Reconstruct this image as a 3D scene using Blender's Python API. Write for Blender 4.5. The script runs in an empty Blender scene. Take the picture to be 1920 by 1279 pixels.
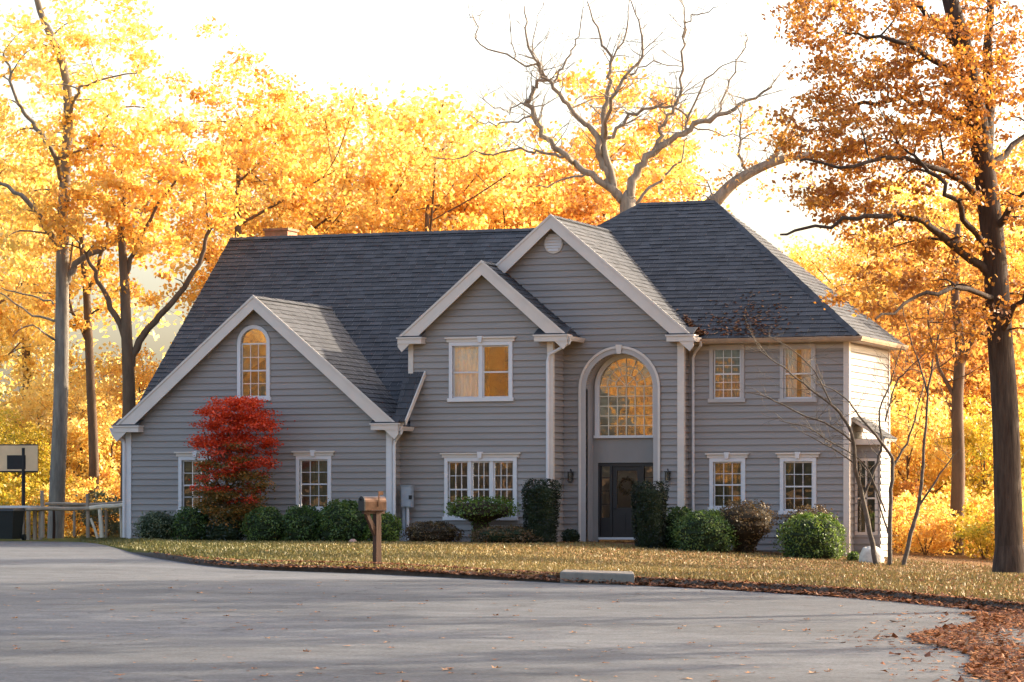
import bpy, math, random
import numpy as np
from mathutils import Vector, Matrix

# ------------------------------------------------------------------ camera, sky, sun, exposure
TH = math.radians(20.0); FPX = 6000.0; D0 = 95.2; ZC = 1.08
FW = (-math.sin(TH), math.cos(TH)); RT = (math.cos(TH), math.sin(TH))
CAM = (-FW[0]*D0 - RT[0]*1.11, -FW[1]*D0 - RT[1]*1.11, ZC)
scene = bpy.context.scene
COL = scene.collection
cam_d = bpy.data.cameras.new('camera'); cam = bpy.data.objects.new('camera', cam_d); COL.objects.link(cam)
cam.location = CAM; cam.rotation_euler = (math.radians(90), 0, TH)
cam_d.sensor_width = 36; cam_d.lens = 36*FPX/1920; cam_d.shift_y = (950-639.5)/1920
cam_d.clip_start = 0.5; cam_d.clip_end = 6000
scene.camera = cam
SUN_AZ, SUN_EL = math.radians(45), math.radians(24)      # azimuth measured from +X towards +Y (behind the house)
world = bpy.data.worlds.new('World'); scene.world = world; world.use_nodes = True
wn = world.node_tree.nodes; wl = world.node_tree.links
sky = wn.new('ShaderNodeTexSky'); sky.sky_type = 'NISHITA'; sky.sun_disc = False
sky.sun_elevation = SUN_EL; sky.sun_rotation = math.radians(90) - SUN_AZ
sky.air_density = 1.0; sky.dust_density = 6.0; sky.ozone_density = 0.6
wl.new(sky.outputs[0], wn['Background'].inputs[0]); wn['Background'].inputs[1].default_value = 0.15
sun_d = bpy.data.lights.new('sun', 'SUN'); sun_d.energy = 3.3; sun_d.angle = math.radians(0.6); sun_d.color = (1.0, .86, .66)
sun = bpy.data.objects.new('sun', sun_d); COL.objects.link(sun)
sdir = Vector((math.cos(SUN_EL)*math.cos(SUN_AZ), math.cos(SUN_EL)*math.sin(SUN_AZ), math.sin(SUN_EL)))
sun.rotation_euler = sdir.to_track_quat('Z', 'Y').to_euler(); sun.location = sdir*80
scene.view_settings.view_transform = 'Standard'; scene.view_settings.look = 'None'
scene.view_settings.gamma = 1; scene.view_settings.exposure = 1.9
scene.render.engine = 'CYCLES'
scene.cycles.use_denoising = True
scene.cycles.max_bounces = 8; scene.cycles.transparent_max_bounces = 16
scene.cycles.sample_clamp_indirect = 6

# ------------------------------------------------------------------ measuring helpers (photo pixel on a plane -> metres)
def ray(u, v):
    a = (u-960)/FPX
    return (FW[0]+RT[0]*a, FW[1]+RT[1]*a, (950-v)/FPX)
def WY(u, v, Y):
    d = ray(u, v); t = (Y-CAM[1])/d[1]; return Vector((CAM[0]+d[0]*t, Y, ZC+d[2]*t))
def WD(u, v, t):
    d = ray(u, v); return Vector((CAM[0]+d[0]*t, CAM[1]+d[1]*t, ZC+d[2]*t))
def ud(x, y):
    dx, dy = x-CAM[0], y-CAM[1]; d = dx*FW[0]+dy*FW[1]; l = dx*RT[0]+dy*RT[1]
    return 960+FPX*l/max(d, .1), d
def sstep(a, b, x):
    t = min(1, max(0, (x-a)/(b-a))); return t*t*(3-2*t)
EDGE = [(-9000, 101), (-400, 99), (60, 98.5), (150, 97), (200, 91), (250, 78), (330, 69.5), (450, 65.5), (700, 63), (1050, 56), (1400, 51.5), (1650, 48), (1920, 43), (2300, 36), (3200, 28), (9000, 20)]
ZB = [(-500, -.6), (0, -.6), (29, -.51), (63, -.16), (95, 0), (5000, 0)]
def lerp_tab(tab, x):
    if x <= tab[0][0]: return tab[0][1]
    for (a, b), (c, e) in zip(tab, tab[1:]):
        if x <= c: return b+(e-b)*(x-a)/(c-a)
    return tab[-1][1]
def d_edge(u): return (lerp_tab(EDGE, u-25)+lerp_tab(EDGE, u)+lerp_tab(EDGE, u+25))/3
def lip(u): return .02+.12*sstep(190, 300, u)
def gz(x, y):
    """ground height"""
    u, d = ud(x, y)
    z = lerp_tab(ZB, d) - min(1.0, .052*max(0, x-1.0))*sstep(52, 84, d)
    s = d-d_edge(u)
    if s > 0: z += lip(u)*sstep(0, .35, s)*(1-.75*sstep(12, 30, s))
    return z
def gpt(u, d, dz=0.0):
    p = WD(u, 950, d); return Vector((p.x, p.y, gz(p.x, p.y)+dz))

# ------------------------------------------------------------------ materials
MATS = {}
def mat(name, col, rough=.7, var=.12, scale=3.0, bump=0.0, bscale=40.0, spec=.3, objvar=0.0, metal=0.0, col2=None, stretch=None, attr=False):
    m = bpy.data.materials.new(name); m.use_nodes = True; nt = m.node_tree; n = nt.nodes; L = nt.links
    b = n['Principled BSDF']; b.inputs['Roughness'].default_value = rough; b.inputs['Metallic'].default_value = metal
    b.inputs['Specular IOR Level'].default_value = spec
    geo = n.new('ShaderNodeNewGeometry'); vec = geo.outputs['Position']
    if stretch:
        mp = n.new('ShaderNodeVectorMath'); mp.operation = 'MULTIPLY'; mp.inputs[1].default_value = stretch; L.new(vec, mp.inputs[0]); vec = mp.outputs[0]
    nz = n.new('ShaderNodeTexNoise'); nz.inputs['Scale'].default_value = scale; nz.inputs['Detail'].default_value = 6; nz.inputs['Roughness'].default_value = .65
    L.new(vec, nz.inputs['Vector'])
    rmp = n.new('ShaderNodeMapRange'); rmp.inputs[1].default_value = .3; rmp.inputs[2].default_value = .7
    L.new(nz.outputs[0], rmp.inputs[0])
    mx = n.new('ShaderNodeMix'); mx.data_type = 'RGBA'
    c2 = col2 if col2 else tuple(c*(1+var) for c in col)
    c1 = col if col2 else tuple(c*(1-var) for c in col)
    mx.inputs[6].default_value = (*c1, 1); mx.inputs[7].default_value = (*c2, 1)
    L.new(rmp.outputs[0], mx.inputs[0]); out = mx.outputs[2]
    if objvar or attr:
        hv = n.new('ShaderNodeHueSaturation')
        if attr:
            at = n.new('ShaderNodeAttribute'); at.attribute_name = 'tone'; src = at.outputs['Fac']
        else:
            oi = n.new('ShaderNodeObjectInfo'); src = oi.outputs['Random']
        mr = n.new('ShaderNodeMapRange'); k = objvar or .3
        mr.inputs[3].default_value = 1-k; mr.inputs[4].default_value = 1+k; L.new(src, mr.inputs[0]); L.new(mr.outputs[0], hv.inputs['Value'])
        L.new(out, hv.inputs['Color']); out = hv.outputs[0]
    L.new(out, b.inputs['Base Color'])
    if bump:
        bn = n.new('ShaderNodeTexNoise'); bn.inputs['Scale'].default_value = bscale; bn.inputs['Detail'].default_value = 4; L.new(vec, bn.inputs['Vector'])
        bp = n.new('ShaderNodeBump'); bp.inputs['Strength'].default_value = bump; bp.inputs['Distance'].default_value = .02
        L.new(bn.outputs[0], bp.inputs['Height']); L.new(bp.outputs[0], b.inputs['Normal'])
    MATS[name] = m; return m
def leafmat(name, cols, trans=.5, rough=.6):
    """leaf colours picked per leaf from a ramp through the 'tone' attribute; thin leaves let light through"""
    m = bpy.data.materials.new(name); m.use_nodes = True; nt = m.node_tree; n = nt.nodes; L = nt.links
    n.remove(n['Principled BSDF']); out = n['Material Output']
    at = n.new('ShaderNodeAttribute'); at.attribute_name = 'tone'
    rp = n.new('ShaderNodeValToRGB'); e = rp.color_ramp.elements
    e[0].color = (*cols[0], 1); e[1].color = (*cols[-1], 1)
    for i, c in enumerate(cols[1:-1]): k = e.new((i+1)/(len(cols)-1)); k.color = (*c, 1)
    L.new(at.outputs['Fac'], rp.inputs[0])
    df = n.new('ShaderNodeBsdfDiffuse'); tr = n.new('ShaderNodeBsdfTranslucent'); mx = n.new('ShaderNodeMixShader'); mx.inputs[0].default_value = trans
    L.new(rp.outputs[0], df.inputs[0]); L.new(rp.outputs[0], tr.inputs[0]); L.new(df.outputs[0], mx.inputs[1]); L.new(tr.outputs[0], mx.inputs[2])
    gl = n.new('ShaderNodeBsdfGlossy'); gl.inputs['Roughness'].default_value = .45; m2 = n.new('ShaderNodeMixShader'); m2.inputs[0].default_value = .04
    L.new(mx.outputs[0], m2.inputs[1]); L.new(gl.outputs[0], m2.inputs[2]); L.new(m2.outputs[0], out.inputs[0])
    MATS[name] = m; return m
def glassmat(name, refl, tint=(.9, .92, .9)):
    m = bpy.data.materials.new(name); m.use_nodes = True; nt = m.node_tree; n = nt.nodes; L = nt.links
    n.remove(n['Principled BSDF']); out = n['Material Output']
    t = n.new('ShaderNodeBsdfTransparent'); t.inputs[0].default_value = (*tint, 1)
    g = n.new('ShaderNodeBsdfGlossy'); g.inputs['Roughness'].default_value = .015; g.inputs[0].default_value = (1, .97, .93, 1)
    geo = n.new('ShaderNodeNewGeometry'); nz = n.new('ShaderNodeTexNoise'); nz.inputs['Scale'].default_value = 1.7; nz.inputs['Detail'].default_value = 2; L.new(geo.outputs['Position'], nz.inputs['Vector'])
    bp = n.new('ShaderNodeBump'); bp.inputs['Strength'].default_value = .25; bp.inputs['Distance'].default_value = .02; L.new(nz.outputs[0], bp.inputs['Height']); L.new(bp.outputs[0], g.inputs['Normal'])
    fr = n.new('ShaderNodeFresnel'); fr.inputs[0].default_value = 1.5
    ad = n.new('ShaderNodeMath'); ad.operation = 'ADD'; ad.inputs[1].default_value = refl; L.new(fr.outputs[0], ad.inputs[0])
    mx = n.new('ShaderNodeMixShader'); L.new(ad.outputs[0], mx.inputs[0]); L.new(t.outputs[0], mx.inputs[1]); L.new(g.outputs[0], mx.inputs[2]); L.new(mx.outputs[0], out.inputs[0])
    MATS[name] = m; return m

mat('siding', (.272, .246, .230), .6, .09, 1.0, .08, 25, objvar=.05, stretch=(.35, .35, 4))
mat('siding_smooth', (.262, .238, .222), .6, .05, 1.5)
mat('trim', (.60, .53, .47), .5, .05, 2.0, .05, 30)
mat('trim_grey', (.40, .37, .355), .5, .05, 2.0)
mat('white', (.62, .60, .60), .45, .04, 3.0)
mat('shingle', (.055, .055, .060), .85, .18, 1.6, .35, 60, attr=True, objvar=.20)
mat('roof_deck', (.05, .05, .058), .9)
mat('soffit', (.42, .38, .35), .7)
mat('gutter_brown', (.36, .25, .17), .5, .25, 2.5)
mat('door', (.030, .025, .024), .45, .1)
mat('dark', (.02, .02, .02), .6)
mat('interior', (.10, .085, .07), .9)
mat('curtain', (.85, .80, .74), .9, .1, 1.0, stretch=(14, 14, .3))
mat('blind', (.24, .19, .11), .9, .2, 1.0, stretch=(1, 1, 12))
mat('blind_grey', (.20, .19, .185), .9, .3, 1.0, stretch=(1, 1, 18))
mat('brick', (.30, .16, .10), .9, .25, 6, .3, 40, objvar=.2)
mat('concrete', (.24, .205, .165), .9, .15, 5, .3, 60)
def asphalt():
    m = bpy.data.materials.new('asphalt'); m.use_nodes = True; nt = m.node_tree; n = nt.nodes; L = nt.links; b = n['Principled BSDF']; b.inputs['Roughness'].default_value = .88; b.inputs['Specular IOR Level'].default_value = .25
    geo = n.new('ShaderNodeNewGeometry'); P = geo.outputs['Position']
    def noise(sc, det, vec=P, r=.6): k = n.new('ShaderNodeTexNoise'); k.inputs['Scale'].default_value = sc; k.inputs['Detail'].default_value = det; k.inputs['Roughness'].default_value = r; L.new(vec, k.inputs['Vector']); return k.outputs[0]
    def rng(x, a, b_, c, d): k = n.new('ShaderNodeMapRange'); k.inputs[1].default_value = a; k.inputs[2].default_value = b_; k.inputs[3].default_value = c; k.inputs[4].default_value = d; L.new(x, k.inputs[0]); return k.outputs[0]
    def mul(x, y): k = n.new('ShaderNodeMath'); k.operation = 'MULTIPLY'; L.new(x, k.inputs[0]); L.new(y, k.inputs[1]); return k.outputs[0]
    st = n.new('ShaderNodeVectorMath'); st.operation = 'MULTIPLY'; st.inputs[1].default_value = (.45, 1, 1); L.new(P, st.inputs[0])
    big = rng(noise(.22, 7, st.outputs[0], .7), .34, .66, .70, 1.32); mid = rng(noise(2.2, 6), .3, .7, .78, 1.22); fine = rng(noise(26, 3), .3, .7, .62, 1.38)
    wv = n.new('ShaderNodeVectorMath'); wv.operation = 'ADD'; nz = n.new('ShaderNodeTexNoise'); nz.inputs['Scale'].default_value = .9; nz.inputs['Detail'].default_value = 4; L.new(P, nz.inputs['Vector']); L.new(P, wv.inputs[0]); L.new(nz.outputs[1], wv.inputs[1])
    vo = n.new('ShaderNodeTexVoronoi'); vo.feature = 'DISTANCE_TO_EDGE'; vo.inputs['Scale'].default_value = .16; L.new(wv.outputs[0], vo.inputs['Vector'])
    crack = rng(vo.outputs['Distance'], .0, .005, .55, 1.0)
    t = mul(mul(mul(big, mid), fine), crack)
    cm = n.new('ShaderNodeMix'); cm.data_type = 'RGBA'; cm.blend_type = 'MULTIPLY'; cm.inputs[0].default_value = 1; cm.inputs[6].default_value = (.078, .081, .088, 1); cb = n.new('ShaderNodeCombineColor'); [L.new(t, cb.inputs[i]) for i in range(3)]; L.new(cb.outputs[0], cm.inputs[7]); L.new(cm.outputs[2], b.inputs['Base Color'])
    bp = n.new('ShaderNodeBump'); bp.inputs['Strength'].default_value = .5; bp.inputs['Distance'].default_value = .012; L.new(noise(70, 3), bp.inputs['Height']); L.new(bp.outputs[0], b.inputs['Normal'])
    MATS['asphalt'] = m
asphalt()
mat('kerb_asphalt', (.075, .055, .040), .95, .35, 6, .5, 50)
mat('bark_dark', (.026, .018, .013), .95, .4, 9, 1.0, 22, col2=(.085, .060, .045), stretch=(1, 1, .14))
mat('bark_grey', (.13, .11, .09), .95, .3, 8, .9, 20, col2=(.28, .25, .21), stretch=(1, 1, .16))
mat('bark_pale', (.20, .15, .105), .95, .3, 6, .9, 20, col2=(.40, .32, .235), stretch=(1, 1, .25))
mat('bark_brown', (.13, .085, .055), .95, .3, 5, .6, 18, stretch=(1, 1, .25))
mat('bark_sapling', (.10, .085, .07), .95, .45, 6, .5, 20)
mat('wood_post', (.055, .027, .017), .8, .3, 5, .3, 25, stretch=(1, 1, .2))
mat('wood_grey', (.34, .27, .20), .85, .3, 5, .4, 25, stretch=(1, 1, .3))
mat('wood_pale', (.66, .58, .45), .8, .15, 5, .3, 25)
mat('metal_black', (.015, .015, .017), .4)
mat('mailbox_metal', (.085, .05, .036), .36, .35, 8, metal=.8)
mat('meter_grey', (.33, .36, .40), .45, .08)
mat('bin', (.012, .015, .015), .5)
mat('board_clear', (.66, .47, .28), .3, .1, 2)
mat('mound_pale', (.60, .55, .47), .9, .25, 5, .8, 14)
mat('stone_pink', (.42, .27, .22), .9, .2, 8)
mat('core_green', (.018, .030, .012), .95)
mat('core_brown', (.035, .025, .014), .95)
glassmat('glass', .10)
glassmat('glass_gold', .26, (.8, .75, .6))
leafmat('leaf_yellow', [(.66, .34, .05), (.82, .53, .10), (.88, .65, .18), (.92, .74, .32)], .68)  # yellow and amber ramps lightened to carry the backdrop's haze in their colour
leafmat('leaf_amber', [(.60, .27, .04), (.77, .43, .075), (.84, .55, .13), (.88, .64, .23)], .68)
leafmat('leaf_orange', [(.38, .15, .03), (.56, .26, .05), (.68, .36, .08), (.76, .46, .14)], .6)
leafmat('leaf_rust', [(.24, .09, .022), (.36, .14, .028), (.54, .24, .035), (.72, .40, .06)], .58)
leafmat('leaf_lime', [(.22, .20, .02), (.45, .36, .03), (.66, .46, .05), (.74, .52, .08)], .5)
leafmat('leaf_red', [(.15, .010, .004), (.42, .028, .008), (.62, .05, .010), (.72, .09, .016)], .42)
leafmat('leaf_olive', [(.06, .07, .015), (.13, .10, .02), (.24, .12, .02), (.40, .15, .02)], .4)
leafmat('leaf_green', [(.03, .06, .012), (.06, .11, .022), (.09, .155, .032), (.15, .21, .05)], .35)
leafmat('leaf_bright', [(.05, .09, .012), (.09, .15, .02), (.14, .21, .03), (.20, .25, .05)], .3)
leafmat('leaf_dark', [(.003, .007, .003), (.006, .014, .005), (.011, .022, .007), (.02, .034, .011)], .2)
leafmat('leaf_greygreen', [(.06, .075, .045), (.10, .12, .07), (.14, .16, .09), (.18, .21, .11)], .3)
leafmat('leaf_russet', [(.045, .028, .014), (.085, .050, .022), (.12, .075, .03), (.16, .11, .04)], .3)
leafmat('leaf_fallen', [(.10, .035, .016), (.19, .07, .026), (.28, .12, .05), (.42, .25, .13)], .1)
leafmat('grass', [(.075, .085, .02), (.13, .115, .03), (.20, .155, .05), (.25, .18, .065)], .12)

def lawnmat():
    m = bpy.data.materials.new('lawn'); m.use_nodes = True; nt = m.node_tree; n = nt.nodes; L = nt.links; b = n['Principled BSDF']; b.inputs['Roughness'].default_value = .95; b.inputs['Specular IOR Level'].default_value = .1
    geo = n.new('ShaderNodeNewGeometry'); at = n.new('ShaderNodeAttribute'); at.attribute_name = 'tone'
    nz = n.new('ShaderNodeTexNoise'); nz.inputs['Scale'].default_value = .9; nz.inputs['Detail'].default_value = 9; nz.inputs['Roughness'].default_value = .75; L.new(geo.outputs['Position'], nz.inputs['Vector'])
    nf = n.new('ShaderNodeTexNoise'); nf.inputs['Scale'].default_value = 22; nf.inputs['Detail'].default_value = 4; L.new(geo.outputs['Position'], nf.inputs['Vector'])
    ad = n.new('ShaderNodeMath'); ad.operation = 'MULTIPLY_ADD'; ad.inputs[1].default_value = .55; L.new(nz.outputs[0], ad.inputs[0]); L.new(at.outputs['Fac'], ad.inputs[2])
    a2 = n.new('ShaderNodeMath'); a2.operation = 'MULTIPLY_ADD'; a2.inputs[1].default_value = .35; L.new(nf.outputs[0], a2.inputs[0]); L.new(ad.outputs[0], a2.inputs[2])
    rp = n.new('ShaderNodeValToRGB'); e = rp.color_ramp.elements; e[0].position = .3; e[0].color = (.055, .07, .014, 1); e[1].position = 1.25 if False else 1.0; e[1].color = (.13, .068, .030, 1)
    for p, c in ((.48, (.13, .12, .03)), (.64, (.25, .18, .055)), (.82, (.22, .13, .045))): k = e.new(p); k.color = (*c, 1)
    L.new(a2.outputs[0], rp.inputs[0]); L.new(rp.outputs[0], b.inputs['Base Color'])
    bp = n.new('ShaderNodeBump'); bp.inputs['Strength'].default_value = .8; bp.inputs['Distance'].default_value = .05; L.new(nf.outputs[0], bp.inputs['Height']); L.new(bp.outputs[0], b.inputs['Normal'])
    MATS['lawn'] = m
lawnmat()

# ------------------------------------------------------------------ mesh builder
class MB:
    def __init__(s): s.v = []; s.f = []; s.tone = []
    def quad(s, a, b, c, d, tone=.5):
        i = len(s.v); s.v += [tuple(a), tuple(b), tuple(c), tuple(d)]; s.f.append((i, i+1, i+2, i+3)); s.tone.append(tone)
    def poly(s, pts, tone=.5):
        i = len(s.v); s.v += [tuple(p) for p in pts]; s.f.append(tuple(range(i, i+len(pts)))); s.tone.append(tone)
    def prism(s, pts, ext, tone=.5):
        """closed prism: polygon pts swept by vector ext"""
        n = len(pts); i = len(s.v); e = Vector(ext)
        s.v += [tuple(Vector(p)) for p in pts]+[tuple(Vector(p)+e) for p in pts]
        s.f.append(tuple(range(i+n-1, i-1, -1))); s.f.append(tuple(range(i+n, i+2*n)))
        for k in range(n): s.f.append((i+k, i+(k+1) % n, i+n+(k+1) % n, i+n+k))
        s.tone += [tone]*(n+2)
    def box(s, a, b, tone=.5):
        x0, y0, z0 = [min(p, q) for p, q in zip(a, b)]; x1, y1, z1 = [max(p, q) for p, q in zip(a, b)]
        s.prism([(x0, y0, z0), (x1, y0, z0), (x1, y1, z0), (x0, y1, z0)], (0, 0, z1-z0), tone)
    def hexa(s, p, tone=.5):
        i = len(s.v); s.v += [tuple(q) for q in p]
        for f in ((3, 2, 1, 0), (4, 5, 6, 7), (0, 1, 5, 4), (1, 2, 6, 5), (2, 3, 7, 6), (3, 0, 4, 7)): s.f.append(tuple(i+k for k in f)); s.tone.append(tone)
    def tube(s, path, radii, n=8, cap=True):
        base = len(s.v); P = [Vector(p) for p in path]
        for k, p in enumerate(P):
            t = (P[min(k+1, len(P)-1)]-P[max(k-1, 0)]).normalized() if len(P) > 1 else Vector((0, 0, 1))
            a = t.cross(Vector((.31, .95, .05))); a = a.normalized() if a.length > 1e-4 else Vector((1, 0, 0)); b = t.cross(a)
            r = radii[k]
            for j in range(n):
                w = 2*math.pi*j/n; s.v.append(tuple(p+a*(r*math.cos(w))+b*(r*math.sin(w))))
        for k in range(len(P)-1):
            for j in range(n):
                s.f.append((base+k*n+j, base+k*n+(j+1) % n, base+(k+1)*n+(j+1) % n, base+(k+1)*n+j)); s.tone.append(.5)
        if cap:
            s.f.append(tuple(base+j for j in range(n))[::-1]); s.f.append(tuple(base+(len(P)-1)*n+j for j in range(n))); s.tone += [.5, .5]
    def mesh(s, name, m, origin=(0, 0, 0), smooth=False):
        me = bpy.data.meshes.new(name); o = origin
        v = np.array(s.v, dtype=np.float64)-np.array(o) if len(s.v) else np.zeros((0, 3))
        me.from_pydata(v.tolist(), [], s.f); me.materials.append(MATS[m])
        at = me.attributes.new('tone', 'FLOAT', 'FACE'); at.data.foreach_set('value', np.array(s.tone, dtype=np.float32))
        if smooth: me.polygons.foreach_set('use_smooth', [True]*len(me.polygons))
        me.update(); return me
    def build(s, name, m, parent=None, origin=(0, 0, 0), smooth=False):
        return link(name, s.mesh(name, m, origin, smooth), parent)
def link(name, data, parent=None):
    o = bpy.data.objects.new(name, data); COL.objects.link(o)
    if parent: o.parent = parent
    return o
def tag(o, label, cat, group=None):
    o['label'] = label; o['category'] = cat
    if group: o['group'] = group
    return o
def thing(name, label, cat, loc=(0, 0, 0), group=None):
    o = link(name, None); o.location = loc; return tag(o, label, cat, group)
def struct(o, kind='structure'): o['kind'] = kind; return o

# ------------------------------------------------------------------ the ground
def build_ground():
    m = MB(); m.quad((-3000, -3000, -1.6), (3000, -3000, -1.6), (3000, 3000, -1.6), (-3000, 3000, -1.6)); struct(m.build('ground', 'lawn'))
    us = [-7000, -5000, -3500, -2500, -1800, -1300, -900, -600, -400]+list(range(-300, 2300, 25))+[2300, 2400, 2550, 2750, 3000, 3400, 4000, 5000, 7000]
    # lawn / woodland floor behind the road edge
    ss = [0.0, .12, .25, .4, .7, 1.1, 1.6, 2.3, 3.2, 4.5, 6, 8, 10, 12.5, 15, 18, 21, 25, 29, 34, 40, 48, 58, 75, 110, 180, 320]
    m = MB(); ln = len(ss)
    for u in us:
        de = d_edge(u)
        for s_ in ss:
            p = gpt(u, de+s_+.004); m.v.append((p.x, p.y, p.z))
    rnd = random.Random(4)
    for i in range(len(us)-1):
        for j in range(ln-1):
            m.f.append((i*ln+j, (i+1)*ln+j, (i+1)*ln+j+1, i*ln+j+1))
            u = us[i]; s_ = ss[j]
            t = -.02+.34*sstep(250, 1500, u)+.10*sstep(2.5, .3, s_)*(1 if u > 230 else 0)+.18*sstep(14, 30, s_)
            m.tone.append(t+rnd.uniform(-.02, .02))
    struct(m.build('lawn', 'lawn', smooth=True))
    # road
    fr = [0, .06, .12, .2, .3, .4, .5, .6, .7, .8, .88, .94, .98, 1.0]; m = MB(); ln = len(fr)
    for u in us:
        de = d_edge(u)
        for k in fr:
            d = 3+(de+.05-3)*k; p = WD(u, 950, d); m.v.append((p.x, p.y, lerp_tab(ZB, d)-min(1.0, .052*max(0, p.x-1.0))*sstep(52, 84, d)+.012))
    for i in range(len(us)-1):
        for j in range(ln-1): m.f.append((i*ln+j, (i+1)*ln+j, (i+1)*ln+j+1, i*ln+j+1)); m.tone.append(.5)
    struct(m.build('road', 'asphalt', smooth=True))
    # rolled asphalt kerb
    m = MB(); prof = [(-.16, -.03), (-.13, .06), (-.05, .125), (.08, .15), (.26, .145), (.40, .10)]
    ku = list(range(235, 2300, 12)); rnd = random.Random(9)
    for u in ku:
        de = d_edge(u); f = sstep(230, 300, u); w = rnd.uniform(-.025, .025)
        for a, h in prof:
            p = WD(u, 950, de+a+w); z0 = lerp_tab(ZB, de) - min(1.0, .052*max(0, p.x-1.0))*sstep(52, 84, de); m.v.append((p.x, p.y, z0+(h*.85+rnd.uniform(-.022, .022))*f+.004))
    n = len(prof)
    for i in range(len(ku)-1):
        for j in range(n-1): m.f.append((i*n+j, (i+1)*n+j, (i+1)*n+j+1, i*n+j+1)); m.tone.append(.5)
    struct(m.build('kerb', 'kerb_asphalt'))
build_ground()

# ------------------------------------------------------------------ the house
HOUSE = thing('house', 'large grey clapboard house with three gables, slate-grey roof and arched entrance', 'house')
EXPO = .195
def front(Y): return lambda s, n, z: (s, Y-n, z)
def side(X): return lambda s, n, z: (X+n, s, z)
def zcut(poly, z0, z1):
    """clip convex (s,z) polygon to a horizontal band -> left/right s at both ends"""
    def xs(z):
        r = []
        for (a, b), (c, d) in zip(poly, poly[1:]+poly[:1]):
            if (b-z)*(d-z) <= 0 and b != d: r.append(a+(c-a)*(z-b)/(d-b))
            elif b == d == z: r += [a, c]
        return (min(r), max(r)) if r else None
    e = 1e-6
    lo = xs(z0+e); hi = xs(z1-e)
    return (lo, hi) if lo and hi else None
def hole_at(h, z):
    s0, s1, z0, z1, arch = h
    if z < z0 or z > z1: return None
    if arch:
        r = (s1-s0)/2; zs = z1-r
        if z > zs:
            w = math.sqrt(max(0, r*r-(z-zs)**2)); c = (s0+s1)/2; return (c-w, c+w) if w > .01 else None
    return (s0, s1)
def bands(z0, z1, holes, poly):
    cuts = {z0, z1}
    for h in holes:
        for z in (h[2], h[3]):
            if z0 < z < z1: cuts.add(z)
        if h[4]:
            r = (h[1]-h[0])/2; zs = h[3]-r; k = zs
            while k < h[3]:
                if z0 < k < z1: cuts.add(k)
                k += .05
    for _, z in poly:
        if z0 < z < z1: cuts.add(z)
    c = sorted(cuts); return [(a, b) for a, b in zip(c, c[1:]) if b-a > 1e-4]
def pieces(poly, z0, z1, holes):
    out = []
    for a, b in bands(z0, z1, holes, poly):
        c = zcut(poly, a, b)
        if not c: continue
        (l0, r0), (l1, r1) = c; segs = [(l0, l1, r0, r1)]
        for h in holes:
            g = hole_at(h, (a+b)/2)
            if not g: continue
            new = []
            for (p0, p1, q0, q1) in segs:
                if g[0] >= max(q0, q1) or g[1] <= min(p0, p1): new.append((p0, p1, q0, q1)); continue
                if g[0] > min(p0, p1)+.01: new.append((p0, p1, g[0], g[0]))
                if g[1] < max(q0, q1)-.01: new.append((g[1], g[1], q0, q1))
            segs = new
        for sg in segs:
            if max(sg[2]-sg[0], sg[3]-sg[1]) > .01: out.append((a, b)+sg)
    return out
def wall(poly, mp, holes=(), zbase=-.6, siding=True, thick=.12):
    """a wall: backing with its openings, and one object for every clapboard"""
    holes = [h if len(h) == 5 else (*h, False) for h in holes]; zs = [p[1] for p in poly]
    m = MB()
    for a, b, l0, l1, r0, r1 in pieces(poly, min(zs), max(zs), holes):
        m.hexa([mp(l0, -thick, a), mp(r0, -thick, a), mp(r0, 0, a), mp(l0, 0, a), mp(l1, -thick, b), mp(r1, -thick, b), mp(r1, 0, b), mp(l1, 0, b)])
    w = m.build('wall', 'siding_smooth', HOUSE)
    if not siding: return w
    rnd = random.Random(int(sum(zs)*100)); k = math.floor((min(zs)-zbase)/EXPO)
    while zbase+k*EXPO < max(zs):
        z0 = zbase+k*EXPO; z1 = z0+EXPO; k += 1
        a0 = max(z0, min(zs)); b0 = min(z1, max(zs))
        if b0-a0 < .02: continue
        ps = pieces(poly, a0, b0, holes)
        groups = []
        for p in ps:
            for g in groups:
                if any(min(p[4], p[5])-max(q[2], q[3]) > .01 and min(q[4], q[5])-max(p[2], p[3]) > .01 and (abs(p[0]-q[1]) < 1e-5 or abs(q[0]-p[1]) < 1e-5) for q in g): g.append(p); break
            else: groups.append([p])
        for g in groups:
            m = MB(); j = rnd.uniform(-.003, .003)
            for a, b, l0, l1, r0, r1 in g:
                ta = .046-.040*(a-z0)/EXPO+j; tb = .046-.040*(b-z0)/EXPO+j
                m.hexa([mp(l0, .001, a), mp(r0, .001, a), mp(r0, ta, a), mp(l0, ta, a), mp(l1, .001, b), mp(r1, .001, b), mp(r1, tb, b), mp(l1, tb, b)])
            m.build('siding_board', 'siding', w)
    return w
def bar(m, mp, s0, s1, n0, n1, z0, z1):
    a = mp(s0, n0, z0); b = mp(s1, n1, z1); m.box(a, b)
def arcpts(c, zs, r, n=20, a0=0, a1=math.pi): return [(c-r*math.cos(a0+(a1-a0)*i/n), zs+r*math.sin(a0+(a1-a0)*i/n)) for i in range(n+1)]
def arch_ring(m, mp, c, zs, r0, r1, n0, n1, n=20, a0=0, a1=math.pi):
    A = arcpts(c, zs, r0, n, a0, a1); B = arcpts(c, zs, r1, n, a0, a1)
    for i in range(n):
        q = [A[i], A[i+1], B[i+1], B[i]]
        m.hexa([mp(s, n0, z) for s, z in q]+[mp(s, n1, z) for s, z in q])
CW = .11
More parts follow.
